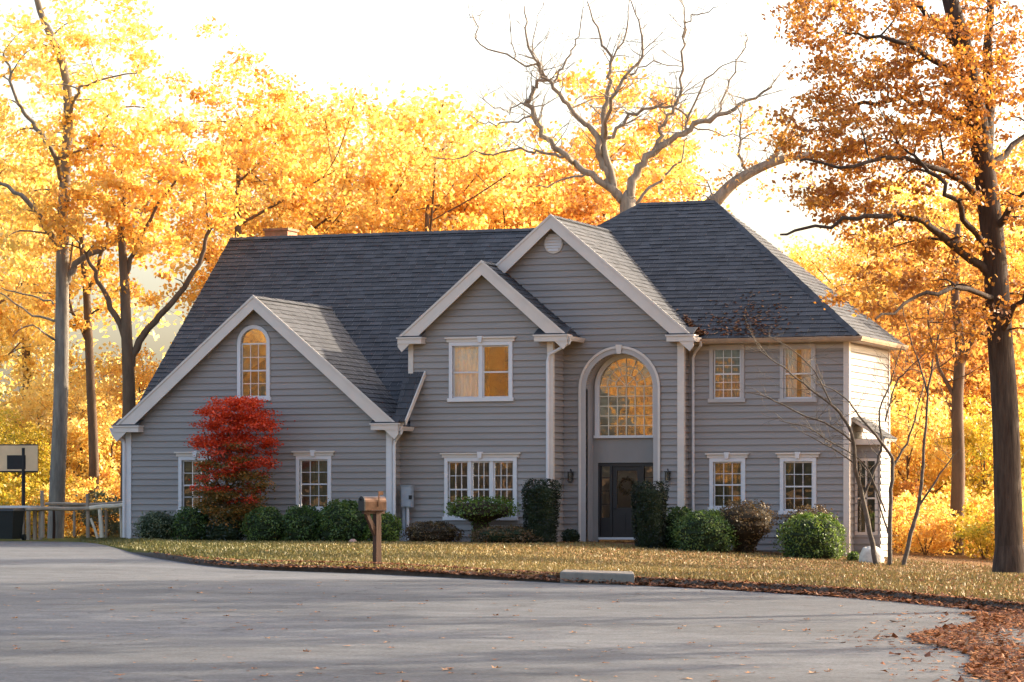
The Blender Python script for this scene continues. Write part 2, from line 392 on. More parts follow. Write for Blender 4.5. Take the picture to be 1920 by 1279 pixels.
def window(s0, s1, z0, z1, mp, units=1, cols=3, rows=(2, 2), head=True, curtain=None, glass='glass', arch=False, keystone=True, casing='white'):
    """casing outer rectangle s0..s1, z0..z1 -> casing (the window), sill, crosshead, sash, panes, curtain"""
    m = MB(); zt = z1
    a, b, c, d = s0+CW, s1-CW, z0+.06, z1-CW; r = (b-a)/2; cc = (a+b)/2
    if arch:
        zs = d-r
        bar(m, mp, s0, a, -.06, .064, z0, zs); bar(m, mp, b, s1, -.06, .064, z0, zs); arch_ring(m, mp, cc, zs, r, r+CW, -.06, .064)
    else:
        bar(m, mp, s0, a, -.06, .064, z0, d); bar(m, mp, b, s1, -.06, .064, z0, d); bar(m, mp, s0, s1, -.06, .065, d, z1)
    w = m.build('window', casing, HOUSE)
    m = MB(); bar(m, mp, s0-.04, s1+.04, -.05, .10, z0-.05, z0+.06); m.build('sill', casing, w)
    if head:
        m = MB(); bar(m, mp, s0-.07, s1+.07, .0, .080, z1+.002, z1+.10); bar(m, mp, s0-.12, s1+.12, .0, .125, z1+.10, z1+.145); m.build('crosshead', 'trim', w)
        if keystone:
            m = MB(); k = (s0+s1)/2; m.prism([mp(k-.05, .02, z1-.02), mp(k+.05, .02, z1-.02), mp(k+.08, .02, z1+.17), mp(k-.08, .02, z1+.17)], Vector(mp(0, .145, 0))-Vector(mp(0, .02, 0))); m.build('keystone', 'white', w)
    uw = (b-a)/units
    for k in range(units):
        u0, u1 = a+uw*k, a+uw*(k+1)
        if units > 1:
            if k: m = MB(); bar(m, mp, u0-.05, u0+.05, -.05, .04, c, d); m.build('mullion', casing, w); u0 += .05
            if k < units-1: u1 -= .05
        top = d-r if arch else d; mid = c+(top-c)*.49
        m = MB(); n0, n1 = -.05, -.012; e = .045
        bar(m, mp, u0, u0+e, n0, n1, c, top); bar(m, mp, u1-e, u1, n0, n1, c, top); bar(m, mp, u0+e, u1-e, n0, n1, c, c+e); bar(m, mp, u0+e, u1-e, n0, n1, top-e, top); bar(m, mp, u0+e, u1-e, n0, n1+.012, mid-e/2, mid+e/2)
        mu = .02
        for (zz0, zz1, nr) in ((c+e, mid-e/2, rows[0]), (mid+e/2, top-e, rows[1])):
            for i in range(1, cols): x = u0+e+(u1-u0-2*e)*i/cols; bar(m, mp, x-mu/2, x+mu/2, n0+.008, n1-.006, zz0, zz1)
            for j in range(1, nr): z = zz0+(zz1-zz0)*j/nr; bar(m, mp, u0+e, u1-e, n0+.01, n1-.008, z-mu/2, z+mu/2)
            for i in range(cols):
                for j in range(nr):
                    p0 = u0+e+(u1-u0-2*e)*i/cols; p1 = u0+e+(u1-u0-2*e)*(i+1)/cols; q0 = zz0+(zz1-zz0)*j/nr; q1 = zz0+(zz1-zz0)*(j+1)/nr
                    g = MB(); g.quad(mp(p0, -.032, q0), mp(p1, -.032, q0), mp(p1, -.032, q1), mp(p0, -.032, q1)); g.build('pane', glass, w)
        m.build('sash', 'white', w)
    if arch:
        g = MB(); pts = arcpts(cc, d-r, r, 16); g.poly([mp(s, -.032, z) for s, z in pts]); g.build('pane', 'glass_gold', w)
    if curtain:
        for (ca, cb, mt) in curtain:
            g = MB(); n = 24; x0 = a+(b-a)*ca; x1 = a+(b-a)*cb
            for i in range(n):
                f0, f1 = i/n, (i+1)/n; A = x0+(x1-x0)*f0; B = x0+(x1-x0)*f1; o0 = .03*math.sin(f0*40); o1 = .03*math.sin(f1*40)
                g.quad(mp(A, -.12+o0, c-.1), mp(B, -.12+o1, c-.1), mp(B, -.12+o1, d+.1), mp(A, -.12+o0, d+.1))
            g.build('curtain', mt, w)
    return (a, b, c, d, arch)
PG = .84
# --- garage wing
YG = -.7; gx0, gx1, gxc = -13.59, -4.80, -9.17; GR = 7.46; GE = 3.5
mpG = front(YG)
h1 = window(-9.85, -8.76, 4.36, 6.62, mpG, cols=3, rows=(2, 2), head=False, arch=True, glass='glass', curtain=None)
h2 = window(-11.84, -10.66, .93, 2.62, mpG, cols=3, rows=(2, 2), curtain=[(0, .3, 'blind')])
h3 = window(-7.89, -6.73, .98, 2.62, mpG, cols=3, rows=(2, 2), curtain=[(.35, 1, 'blind')])
gz_top = GR-.30
wall([(gx0, -.5), (gx1, -.5), (gx1, gz_top-PG*(gx1-gxc)), (gxc, gz_top), (gx0, gz_top-PG*(gxc-gx0))], mpG, [h1, h2, h3])
wall([(YG, -.5), (.02, -.5), (.02, 3.75), (YG, 3.75)], side(gx1), zbase=-.6)
# --- middle gable
ax0, ax1, axc = -4.44, .08, -2.02; AR = 8.38
h4 = window(-3.18, -1.15, 4.28, 6.02, front(0), units=2, cols=1, rows=(1, 1), head=True, keystone=True, curtain=[(0, .48, 'curtain'), (.52, .62, 'blind'), (.9, 1, 'blind')])
h5 = window(-3.33, -1.01, .72, 2.55, front(0), units=3, cols=3, rows=(2, 2), curtain=[(0, .12, 'blind'), (.6, .72, 'blind')])
at = AR-.30
wall([(gx1, -.5), (ax1, -.5), (ax1, 3.3), (gx1, 3.3)], front(0), [h5])
wall([(ax0, 3.3), (ax1, 3.3), (ax1, at-PG*(ax1-axc)), (axc, at), (ax0, at-PG*(axc-ax0))], front(0), [h4])
wall([(0, -.5), (1.0, -.5), (1.0, 6.2), (0, 6.2)], side(ax1))
wall([(0, 3.3), (3.4, 3.3), (3.4, 6.2), (0, 6.2)], lambda s, n, z: (ax0-n, s, z))
# --- tall entrance gable
YE = 1.0; ex1 = 3.84; exc = -.18; ER = 9.79
ac, ar = 1.885, 1.06          # archway centre and inner radius
azs = 5.85-1.255
arch_hole = (ac-ar, ac+ar, -.6, azs+ar, True)
wall([(ax1+.0, -.5), (ex1, -.5), (ex1, 6.1), (ax1, 6.1)], front(YE), [arch_hole])
et = ER-.30
wall([(ax0+.1, 6.1), (ex1, 6.1), (ex1, et-PG*(ex1-exc)), (exc, et)], front(YE))
wall([(YE, -.5), (1.5, -.5), (1.5, 6.1), (YE, 6.1)], side(ex1))
# --- right wing
YW = 1.5; wx1 = 8.73; EZ = 6.05
mpW = front(YW)
h6 = window(4.53, 5.60, 4.22, 5.88, mpW, cols=3, rows=(3, 3), head=False, casing='trim_grey', curtain=[(0, 1, 'blind_grey')])
h7 = window(6.69, 7.77, 4.20, 5.86, mpW, cols=1, rows=(1, 1), head=False, casing='trim_grey', curtain=[(0, .42, 'curtain'), (.58, 1, 'curtain')])
h8 = window(4.53, 5.63, 1.0, 2.52, mpW, cols=3, rows=(2, 2), curtain=[(0, 1, 'blind')])
h9 = window(6.69, 7.79, .90, 2.52, mpW, cols=3, rows=(2, 2), curtain=[(0, .35, 'blind'), (.7, 1, 'blind')])
wall([(ex1, -.9), (wx1, -.9), (wx1, 5.95), (ex1, 5.95)], mpW, [h6, h7, h8, h9])
YB = 6.6
wall([(YW, -.9), (YB, -.9), (YB, 5.95), (YW, 5.95)], side(wx1))
# plain walls nobody sees from the street: back and left end
m = MB(); m.box((gx0, 14.9, -.6), (2.9, 15.0, 4.6)); m.box((gx0-.05, YG, -.5), (gx0+.1, 15, 3.6)); m.box((2.8, 7.2, -.6), (2.9, 15, 5)); m.box((2.9, YB-.1, -.9), (wx1-.12, YB, 5.95))
m.prism([(gx0, 1.2, 3.5), (gx0, 14.8, 3.5), (gx0, 8, 9.9)], (.1, 0, 0)); m.prism([(2.9, YB, 5.9), (wx1-.2, YB, 5.9), (4.3, YB, 9.2), (2.9, YB, 9.5)], (0, .1, 0)); m.build('wall', 'siding_smooth', HOUSE)
# --- small side entry on the right end wall
bx1 = wx1+.80; by0, by1 = 2.15, 3.25
wall([(wx1, -.9), (bx1, -.9), (bx1, 3.05), (wx1, 3.05)], front(by0), [(wx1+.14, wx1+.66, .3, 2.42)])
wall([(by0, -.9), (by1, -.9), (by1, 3.05), (by0, 3.05)], side(bx1))
m = MB(); m.box((wx1, by1-.02, -.9), (bx1, by1+.03, 3.05)); m.box((wx1+.02, by0+.3, -.9), (bx1-.13, by1-.05, 3.0)); m.build('wall', 'interior', HOUSE)  # back wall, plus a dark block inside standing in for the dim interior
m = MB(); mpb = front(by0)
for a_, b_, c_, d_ in ((wx1+.06, wx1+.14, .25, 2.5), (wx1+.66, wx1+.74, .25, 2.5), (wx1+.14, wx1+.66, 2.42, 2.5), (wx1+.14, wx1+.66, .25, .33), (wx1+.37, wx1+.42, .33, 2.42), (wx1+.14, wx1+.66, 1.3, 1.35)): bar(m, mpb, a_, b_, -.05, .04, c_, d_)
wb = m.build('window', 'trim', HOUSE)
for i in range(2):
    for j in range(2):
        g = MB(); xa = wx1+(.14, .42)[i]; xb = wx1+(.37, .66)[i]; za = (.33, 1.35)[j]; zb = (1.3, 2.42)[j]; g.quad((xa, by0+.02, za), (xb, by0+.02, za), (xb, by0+.02, zb), (xa, by0+.02, zb)); g.build('pane', 'glass', wb)

# --- roofs: sheathing slab with one object for every shingle course
def roof(pts, thick=.13, expo=.225, deck='soffit', seed=1, shingles=True):
    P = [Vector(p) for p in pts]; n = (P[1]-P[0]).cross(P[2]-P[0]).normalized()
    if n.z < 0: n = -n; P = P[::-1]
    m = MB(); m.prism([p-n*.004 for p in P], -n*thick); r = m.build('roof', deck, HOUSE)
    if not shingles:
        m = MB(); m.poly([p+n*.004 for p in P]); m.build('shingle_sheet', 'shingle', r); return r
    e = Vector((0, 0, 1)).cross(n).normalized(); s = n.cross(e); o = P[0]
    if s.z < 0: s = -s
    Q = [((p-o).dot(e), (p-o).dot(s)) for p in P]
    t0 = min(q[1] for q in Q); t1 = max(q[1] for q in Q); rnd = random.Random(seed); k = 0
    while t0+k*expo < t1-.02:
        a = t0+k*expo; b = min(a+expo, t1); k += 1
        c = zcut(Q, a, b)
        if not c: continue
        (l0, r0), (l1, r1) = c
        lo, hi = min(l0, l1), max(r0, r1)
        if hi-lo < .05: continue
        m = MB(); x = lo-rnd.uniform(0, .3); wob = [rnd.uniform(-.012, .012) for _ in range(4)]
        def L(t): return l0+(l1-l0)*t
        def Rr(t): return r0+(r1-r0)*t
        while x < hi:
            w = rnd.uniform(.22, .40); xa, xb = x, x+w-.008; x += w
            h = rnd.uniform(.022, .038); dr = rnd.uniform(-.012, .006)+.012*math.sin(x*.9+wob[0]*300)
            A0, B0 = max(xa, L(0)), min(xb, Rr(0)); A1, B1 = max(xa, L(1)), min(xb, Rr(1))
            if B0-A0 < .01 and B1-A1 < .01: continue
            if B0 < A0: A0 = B0 = (A0+B0)/2
            if B1 < A1: A1 = B1 = (A1+B1)/2
            f = lambda xx, tt, hh: o+e*xx+s*tt+n*hh
            tone = rnd.random()
            p = [f(A0, a+dr, h), f(B0, a+dr, h), f(B1, b+.03, .008), f(A1, b+.03, .008)]
            q = [f(A0, a+dr, .001), f(B0, a+dr, .001)]
            m.quad(*p, tone=tone); m.quad(q[0], q[1], p[1], p[0], tone=tone*.5)
        if m.f: m.build('shingle_course', 'shingle', r)
    return r
MR = 10.08; MP = .84; MXL = -14.17
def mz(Y): return MR-MP*(8-Y)
yv = 8-(MR-GR)/MP                       # where the garage ridge dies into the main slope
ye = 1.15                               # low end of the main slope beside the garage
xl = gxc-(GR-mz(ye))/PG; xr = gxc+(GR-mz(ye))/PG
roof([(MXL, yv, mz(yv)), (1.0, yv, mz(yv)), (1.0, 8, MR), (MXL, 8, MR)], seed=1)
roof([(MXL, ye, mz(ye)), (xl, ye, mz(ye)), (gxc, yv, mz(yv)), (MXL, yv, mz(yv))], seed=2)
roof([(ax0, 8-(MR-GR+PG*(ax0-gxc))/MP, GR-PG*(ax0-gxc)), (ax0, yv, mz(yv)), (gxc, yv, mz(yv))], seed=3)
# little saddle roof between garage eave and middle gable
c0_, c1_ = (-4.25, -.92, 3.62), (-3.97, -.036, 5.12)
roof([(-4.62, -.92, 3.62), c0_, c1_, (-4.62, -.036, 5.12)], seed=4, thick=.09)
def edge_board(p, q, w=.035, up=.05, dn=.10):
    p, q = Vector(p), Vector(q); e = Vector((w, 0, 0)); m = MB(); U = Vector((0, -.03, up)); D = Vector((0, .02, -dn)); m.hexa([p+D, p+e+D, q+e+D, q+D, p+U, p+e+U, q+e+U, q+U]); m.build('rake_board', 'trim', HOUSE)
edge_board(c0_, c1_)
roof([(MXL, 8, MR), (1.0, 8, MR), (1.0, 15.6, MR-MP*7.6), (MXL, 15.6, MR-MP*7.6)], shingles=False)
def gable_roof(xc, zr, xe0, xe1, y0, yb0, yb1, seed):
    """left and right slope of a front gable; the ridge runs from y0 back to yb"""
    for xe, sd in ((xe0, 0), (xe1, 1)):
        if xe is None: continue
        ze = zr-PG*abs(xe-xc); roof([(xc, y0, zr), (xe, y0, ze), (xe, yb0[sd], ze), (xc, yb1, zr)], seed=seed+sd)
gable_roof(gxc, GR, -13.90, -4.44, YG-.35, (1.7, 0.3), yv+.15, 10)
gable_roof(axc, AR, -4.70, .66, -.35, (3.3, 1.02), 1.02, 20)
# middle gable carries on behind its left slope to the main roof
roof([(axc, 1.02, AR), (-4.70, 3.3, AR-PG*2.68), (-4.6, 3.4, AR-PG*2.58), (axc, 6.1, AR)], seed=24, shingles=False)
gable_roof(exc, ER, -3.0, 4.26, YE-.35, (4.2, 1.2), 6.5, 30)
RL = Vector((.44, 7.5, 10.73)); RR = Vector((2.91, 7.5, 10.73)); WXE = 9.15; WYE = 1.1
roof([(3.3, WYE, EZ), (WXE, WYE, EZ), tuple(RR), tuple(RL), (-2.56, 4.5, EZ+(10.73-EZ)/6.4*3.4)], seed=40)
roof([(WXE, WYE, EZ), (WXE, 7.0, EZ), (RR.x, 7.5, RR.z)], seed=41)
roof([tuple(RL), (-2.56, 4.5, 8.53), (-2.56, 10.5, 8.53)], seed=42, shingles=False)
roof([tuple(RL), tuple(RR), (RR.x, 11.5, 7.8), (-2.56, 11.5, 7.8)], seed=43, shingles=False)
# small shed roof of the side entry
roof([(wx1, by0-.25, 3.72), (wx1, by1+.2, 3.72), (bx1+.22, by1+.2, 3.08), (bx1+.22, by0-.25, 3.08)], seed=44, thick=.09)
m = MB(); m.box((wx1, by0-.22, 2.90), (bx1+.2, by0-.02, 3.06)); m.build('fascia', 'trim', HOUSE)
# ridge caps and hip caps
def caps(a, b, w=.15):
    a, b = Vector(a), Vector(b); n = max(2, int((b-a).length/.3)); t = (b-a).normalized(); sd = t.cross(Vector((0, 0, 1))).normalized()
    m = MB(); rnd = random.Random(3)
    for i in range(n):
        p = a+(b-a)*i/n; q = a+(b-a)*(i+1.06)/n; h = .035+rnd.uniform(0, .012); tn = rnd.random()
        m.quad(p+Vector((0, 0, h+.012)), q+Vector((0, 0, h)), q+sd*w+Vector((0, 0, -.06)), p+sd*w+Vector((0, 0, -.05)), tn); m.quad(p+Vector((0, 0, h+.012)), q+Vector((0, 0, h)), q-sd*w+Vector((0, 0, -.06)), p-sd*w+Vector((0, 0, -.05)), tn)
    m.build('ridge_cap', 'shingle', HOUSE)
caps((MXL, 8, MR), (-1, 8, MR)); caps(RL, RR); caps((WXE, WYE, EZ+.02), RR); caps(RL, (-1.2, 5.86, 9.53)); caps((gxc, YG-.33, GR), (gxc, yv, GR)); caps((axc, -.33, AR), (axc, 1, AR)); caps((exc, YE-.33, ER), (exc, 6.3, ER))
m = MB(); m.box((-13.45, 9.2, 9.0), (-12.6, 10.0, 10.42)); ch = m.build('chimney', 'brick', HOUSE)
m = MB(); m.box((-13.5, 9.13, 10.42), (-12.55, 10.07, 10.5)); m.build('chimney_cap', 'brick', ch)
# --- rake boards, returns, soffits
def rake(xc, zr, xe, y, w=.31, drop=.03):
    sg = 1 if xe > xc else -1; ze = zr-PG*abs(xe-xc)
    a = Vector((xc, y, zr+drop)); b = Vector((xe, y, ze+drop)); t = (b-a).normalized(); nn = Vector((-t.z*sg, 0, t.x*sg)); nn = nn if nn.z > 0 else -nn
    m = MB(); wv = w/nn.z
    m.prism([a, b, b-Vector((0, 0, wv*.62)), b-Vector((sg*.12, 0, wv)), a-Vector((0, 0, wv))], (0, .05, 0)); o = m.build('rake_board', 'trim', HOUSE)
    m = MB(); m.prism([a+Vector((0, -.025, .03)), b+Vector((0, -.025, .03)), b+Vector((0, -.025, -.05)), a+Vector((0, -.025, -.05))], (0, .024, 0)); m.build('rake_moulding', 'trim', o)
def corn_return(x0, x1, y, z, depth=.42):
    m = MB(); m.box((x0, y-.02, z-.20), (x1, y+depth, z-.015)); m.box((x0-.03, y-.05, z-.045), (x1+.03, y+depth, z+.0)); o = m.build('cornice_return', 'trim', HOUSE)
    m = MB(); m.prism([(x0, y-.04, z+.003), (x1, y-.04, z+.003), (x1, y+depth, z+.22), (x0, y+depth, z+.22)], (0, 0, .02)); m.build('return_cap', 'shingle', o)
rake(gxc, GR, -13.93, YG-.36); rake(gxc, GR, -4.42, YG-.36)
corn_return(-13.93, -13.05, YG-.36, 3.58); corn_return(-5.3, -4.42, YG-.36, 3.58)
rake(axc, AR, -4.72, -.36); rake(axc, AR, .68, -.36)
corn_return(-4.72, -3.95, -.36, 6.18); corn_return(-.35, .68, -.36, 6.18)
rake(exc, ER, -2.5, YE-.36); rake(exc, ER, 4.28, YE-.36)
corn_return(3.45, 4.28, YE-.36, 6.16)
# corner boards
def corner(x, y, z0, z1, w=.13, d=.045, mt='trim'):
    d = .062; m = MB(); m.box((x-w, y-d, z0), (x, y-.0, z1)); m.box((x, y-d, z0), (x+.056, y+.09, z1)); m.build('corner_board', mt, HOUSE)
def corner_l(x, y, z0, z1, w=.13, d=.045, mt='trim'):
    d = .062; m = MB(); m.box((x-.002, y-d, z0), (x+w, y, z1)); m.box((x-.056, y-d, z0), (x-.002, y+.09, z1)); m.build('corner_board', mt, HOUSE)
corner_l(gx0, YG, -.4, 3.4, mt='white'); corner(gx1, YG, -.4, 3.4, mt='white')
corner(ax1, 0, -.4, 5.98); corner_l(ax0, 0, 4.9, 5.98, .1); corner(ex1, YE, -.4, 5.95, .15); corner(wx1, YW, -.8, 5.9, .12)
m = MB(); m.box((wx1, YB-.12, -.8), (wx1+.056, YB+.03, 5.9)); m.build('corner_board', 'trim', HOUSE)
# frieze under the wing eave, eave soffit and gutters
m = MB(); m.box((ex1+.05, YW-.035, 5.72), (wx1+.035, YW, 5.95)); m.box((wx1, YW, 5.72), (wx1+.035, YB, 5.95)); m.build('frieze_board', 'trim_grey', HOUSE)
m = MB(); m.box((ex1+.02, WYE-.0, 5.90), (WXE, YW, 5.94)); m.box((wx1, YW, 5.90), (WXE, 7.0, 5.94)); m.build('soffit', 'soffit', HOUSE)
def gutter(a, b, out, mt='gutter_brown', r=.075):
    a, b, out = Vector(a), Vector(b), Vector(out); up = Vector((0, 0, 1))
    pr = [out*.005+up*.02, out*.005-up*.10, out*.09-up*.11, out*.125-up*.04, out*.14+up*.02, out*.12+up*.02, out*.10-up*.04, out*.08-up*.09, out*.03-up*.085, out*.03+up*.02]
    m = MB(); m.prism([a+p for p in pr], b-a); return m.build('gutter', mt, HOUSE)
gutter((4.30, WYE, 6.02), (WXE+.1, WYE, 6.02), (0, -1, 0)); gutter((WXE, WYE-.1, 6.015), (WXE, 7.0, 6.015), (1, 0, 0))
gutter((.66, -.36, 6.10), (.66, .99, 6.10), (1, 0, 0), 'trim'); gutter((-4.44, YG-.36, 3.46), (-4.44, -.05, 3.46), (1, 0, 0), 'trim'); gutter((-13.92, YG-.36, 3.50), (-13.92, 3, 3.50), (-1, 0, 0), 'white')
gutter((4.27, YE-.36, 6.055), (4.27, 1.08, 6.055), (1, 0, 0), 'trim')
def downspout(path, mt='white', r=.042):
    m = MB(); m.tube(path, [r]*len(path), 8); return m.build('downspout', mt, HOUSE)
downspout([(-13.98, -1.0, 3.42), (-13.97, -1.0, 3.34), (-13.72, -.80, 3.12), (-13.68, -.79, 3.0), (-13.68, -.79, .12)], r=.055)
downspout([(-4.36, -.95, 3.38), (-4.38, -.94, 3.28), (-4.62, -.79, 3.05), (-4.66, -.785, 2.9), (-4.66, -.785, -.05)], r=.048)
downspout([(.74, -.25, 6.02), (.70, -.25, 5.92), (.28, -.10, 5.72), (.03, -.09, 5.60), (-.02, -.09, 5.4), (-.02, -.09, 0)], r=.05)
downspout([(4.40, 1.0, 5.98), (4.38, 1.05, 5.85), (4.10, 1.40, 5.65), (4.03, 1.43, 5.5), (4.03, 1.43, -.3)], r=.042)
# --- gable vent
m = MB(); vx, vz, vr = -.20, 8.98, .30
pts = [(vx+vr*math.cos(a), vz+vr*math.sin(a)) for a in [math.pi*2*i/16 for i in range(16)]]
m.prism([(x, YE-.03, z) for x, z in pts], (0, -.03, 0)); gv = m.build('gable_vent', 'trim', HOUSE)
for k in range(6):
    z = vz-.22+k*.088; w = math.sqrt(max(.01, .27**2-(z-vz)**2)); m = MB(); m.hexa([(vx-w, YE-.062, z), (vx+w, YE-.062, z), (vx+w, YE-.062, z+.075), (vx-w, YE-.062, z+.075), (vx-w, YE-.09, z), (vx+w, YE-.09, z), (vx+w, YE-.065, z+.075), (vx-w, YE-.065, z+.075)]); m.build('slat', 'white', gv)
# --- arched entrance
YI = YE+.62
m = MB(); mpE = front(YE)
arch_ring(m, mpE, ac, azs, ar, ar+.195, -.05, .07, 28); bar(m, mpE, ac-ar-.195, ac-ar, -.05, .07, -.1, azs); bar(m, mpE, ac+ar, ac+ar+.195, -.05, .07, -.1, azs); at_ = m.build('arch_trim', 'trim_grey', HOUSE)
m = MB(); arch_ring(m, mpE, ac, azs, ar+.145, ar+.215, .071, .10, 28); bar(m, mpE, ac-ar-.215, ac-ar-.145, .071, .10, -.1, azs); bar(m, mpE, ac+ar+.145, ac+ar+.215, .071, .10, -.1, azs); m.build('arch_moulding', 'trim', at_)
m = MB(); m.prism([mpE(ac-.06, .08, azs+ar-.02), mpE(ac+.06, .08, azs+ar-.02), mpE(ac+.10, .08, azs+ar+.25), mpE(ac-.10, .08, azs+ar+.25)], (0, -.06, 0)); m.build('keystone', 'trim', at_)
# recess: reveals, vault, back panel with openings for window and door
m = MB(); m.box((ac-ar-.04, YE+.05, -.2), (ac-ar, YI, azs)); m.box((ac+ar, YE+.05, -.2), (ac+ar+.04, YI, azs)); arch_ring(m, mpE, ac, azs, ar, ar+.04, -.62, -.05, 24); m.build('entrance_reveal', 'trim_grey', HOUSE)
wr = .86; wz0, wz1 = 3.22, 5.55; wzs = wz1-wr
mpI = front(YI)
back = wall([(ac-ar-.04, -.2), (ac+ar+.04, -.2), (ac+ar+.04, azs+ar), (ac-ar-.04, azs+ar)], mpI, [(ac-wr, ac+wr, wz0, wz1, True), (ac-.90, ac+.90, -.2, 2.40, False)], siding=False)
m = MB(); arch_ring(m, mpI, ac, wzs, wr-.02, wr+.12, -.03, .06, 24); bar(m, mpI, ac-wr-.12, ac-wr+.02, -.03, .06, wz0, wzs); bar(m, mpI, ac+wr-.02, ac+wr+.12, -.03, .06, wz0, wzs); bar(m, mpI, ac-wr-.15, ac+wr+.15, -.03, .10, wz0-.08, wz0); aw = m.build('window', 'white', HOUSE)
m = MB(); ncol = 6; gw = wr-.02; rows_ = 5; zz = [wz0+(wzs-wz0)*j/rows_ for j in range(rows_+1)]
for i in range(1, ncol): x = ac-gw+2*gw*i/ncol; bar(m, mpI, x-.014, x+.014, -.03, .02, wz0, wzs)
for z in zz[1:]: bar(m, mpI, ac-gw, ac+gw, -.028, .018, z-.014, z+.014)
for r_ in (.34, .60): arch_ring(m, mpI, ac, wzs, r_-.014, r_+.014, -.027, .017, 20)
for k in range(1, 8):
    a = math.pi*k/8; r0_ = .34 if k % 2 else .02
    p0 = (ac-r0_*math.cos(a), wzs+r0_*math.sin(a)); p1 = (ac-gw*math.cos(a), wzs+gw*math.sin(a)); t = Vector((-(p1[1]-p0[1]), p1[0]-p0[0])).normalized()*.012
    q = [(p0[0]-t[0], p0[1]-t[1]), (p0[0]+t[0], p0[1]+t[1]), (p1[0]+t[0], p1[1]+t[1]), (p1[0]-t[0], p1[1]-t[1])]
    m.hexa([mpI(s, -.026, z) for s, z in q]+[mpI(s, .016, z) for s, z in q])
m.build('sash', 'wood_pale', aw)
for i in range(ncol):
    for j in range(rows_):
        x0 = ac-gw+2*gw*i/ncol; x1 = x0+2*gw/ncol; g = MB(); g.quad(mpI(x0, -.005, zz[j]), mpI(x1, -.005, zz[j]), mpI(x1, -.005, zz[j+1]), mpI(x0, -.005, zz[j+1])); g.build('pane', 'glass_gold', aw)
for ra, rb in ((0.02, .34), (.34, .60), (.60, gw)):
    nseg = 8 if ra > .1 else 4
    for k in range(nseg):
        a0 = math.pi*k/nseg; a1 = math.pi*(k+1)/nseg; A = arcpts(ac, wzs, ra, 4, a0, a1); B = arcpts(ac, wzs, rb, 4, a0, a1)
        g = MB(); g.poly([mpI(s, -.005, z) for s, z in A+B[::-1]]); g.build('pane', 'glass_gold', aw)
# door with sidelights
m = MB(); zd0, zd1 = .14, 2.38
bar(m, mpI, ac-.90, ac-.84, -.14, -.02, zd0, zd1); bar(m, mpI, ac+.84, ac+.90, -.14, -.02, zd0, zd1); bar(m, mpI, ac-.90, ac+.90, -.14, -.021, zd1, 2.40)
for s_ in (-1, 1): bar(m, mpI, ac+s_*.50-.035, ac+s_*.50+.035, -.14, -.03, zd0, zd1)
bar(m, mpI, ac-.84, ac+.84, -.14, -.04, zd1-.09, zd1-.001)
dr = m.build('front_door', 'door', HOUSE)
m = MB(); mpd = lambda s, n, z: mpI(s, n-.10, z)
dz1 = zd1-.09; wz_ = 1.98; rr_ = .30
bar(m, mpd, ac-.465, ac+.465, -.02, .025, zd0+.02, 1.05); bar(m, mpd, ac-.465, ac-.32, -.02, .025, 1.05, dz1); bar(m, mpd, ac+.32, ac+.465, -.02, .025, 1.05, dz1); bar(m, mpd, ac-.32, ac+.32, -.02, .02, 2.16, dz1)
for x0, x1 in ((ac-.36, ac-.05), (ac+.05, ac+.36)): bar(m, mpd, x0, x1, .025, .04, zd0+.15, .85)
m.build('door_leaf', 'door', dr)
g = MB(); g.poly([mpd(s, .005, z) for s, z in [(ac+.32, 1.05), (ac-.32, 1.05)]+arcpts(ac, 1.84, .32, 12)]); g.build('pane', 'glass', dr)
for s_ in (-1, 1):
    x0, x1 = ac+s_*.67-.135, ac+s_*.67+.135; m = MB(); bar(m, mpd, x0-.035, x1+.035, -.02, .02, zd0, .75); bar(m, mpd, x0-.035, x0, -.02, .02, .75, dz1); bar(m, mpd, x1, x1+.035, -.02, .02, .75, dz1)
    for z in (1.15, 1.55, 1.95): bar(m, mpd, x0, x1, -.01, .015, z-.012, z+.012)
    m.build('sidelight', 'door', dr)
    for z0_, z1_ in ((.75, 1.15), (1.15, 1.55), (1.55, 1.95), (1.95, dz1)): g = MB(); g.quad(mpd(x0, 0, z0_), mpd(x1, 0, z0_), mpd(x1, 0, z1_), mpd(x0, 0, z1_)); g.build('pane', 'glass', dr)
m = MB(); bar(m, mpI, ac-.88, ac+.88, -.12, .05, zd0-.05, zd0+.015); m.build('threshold', 'white', dr)
m = MB(); m.tube([mpd(ac-.40, .03, 1.02), mpd(ac-.40, .08, 1.02)], [.03, .03], 8); m.build('handle', 'metal_black', dr)
wr_ = MB(); rw = random.Random(8)
for k in range(420):
    a = rw.uniform(0, 6.283); r_ = .215+rw.gauss(0, .03); p = Vector((r_*math.cos(a), rw.gauss(-.01, .018), r_*math.sin(a))); q = Vector((rw.gauss(0, 1), rw.gauss(0, 1), rw.gauss(0, 1))).normalized()*.04; e_ = q.cross(Vector((rw.gauss(0, 1), rw.gauss(0, 1), rw.gauss(0, 1)))).normalized()*.018
    wr_.quad(p-q, p+e_, p+q, p-e_, rw.random())
wo = thing('door_wreath', 'round dark autumn wreath hanging on the front door', 'wreath', mpd(ac, .07, 1.70)); wr_.build('leaves', 'leaf_russet', wo)
ring_ = MB(); ring_.tube([(.21*math.cos(k*.3927), 0, .21*math.sin(k*.3927)) for k in range(17)], [.028]*17, 6, cap=False); ring_.build('hoop', 'core_brown', wo)
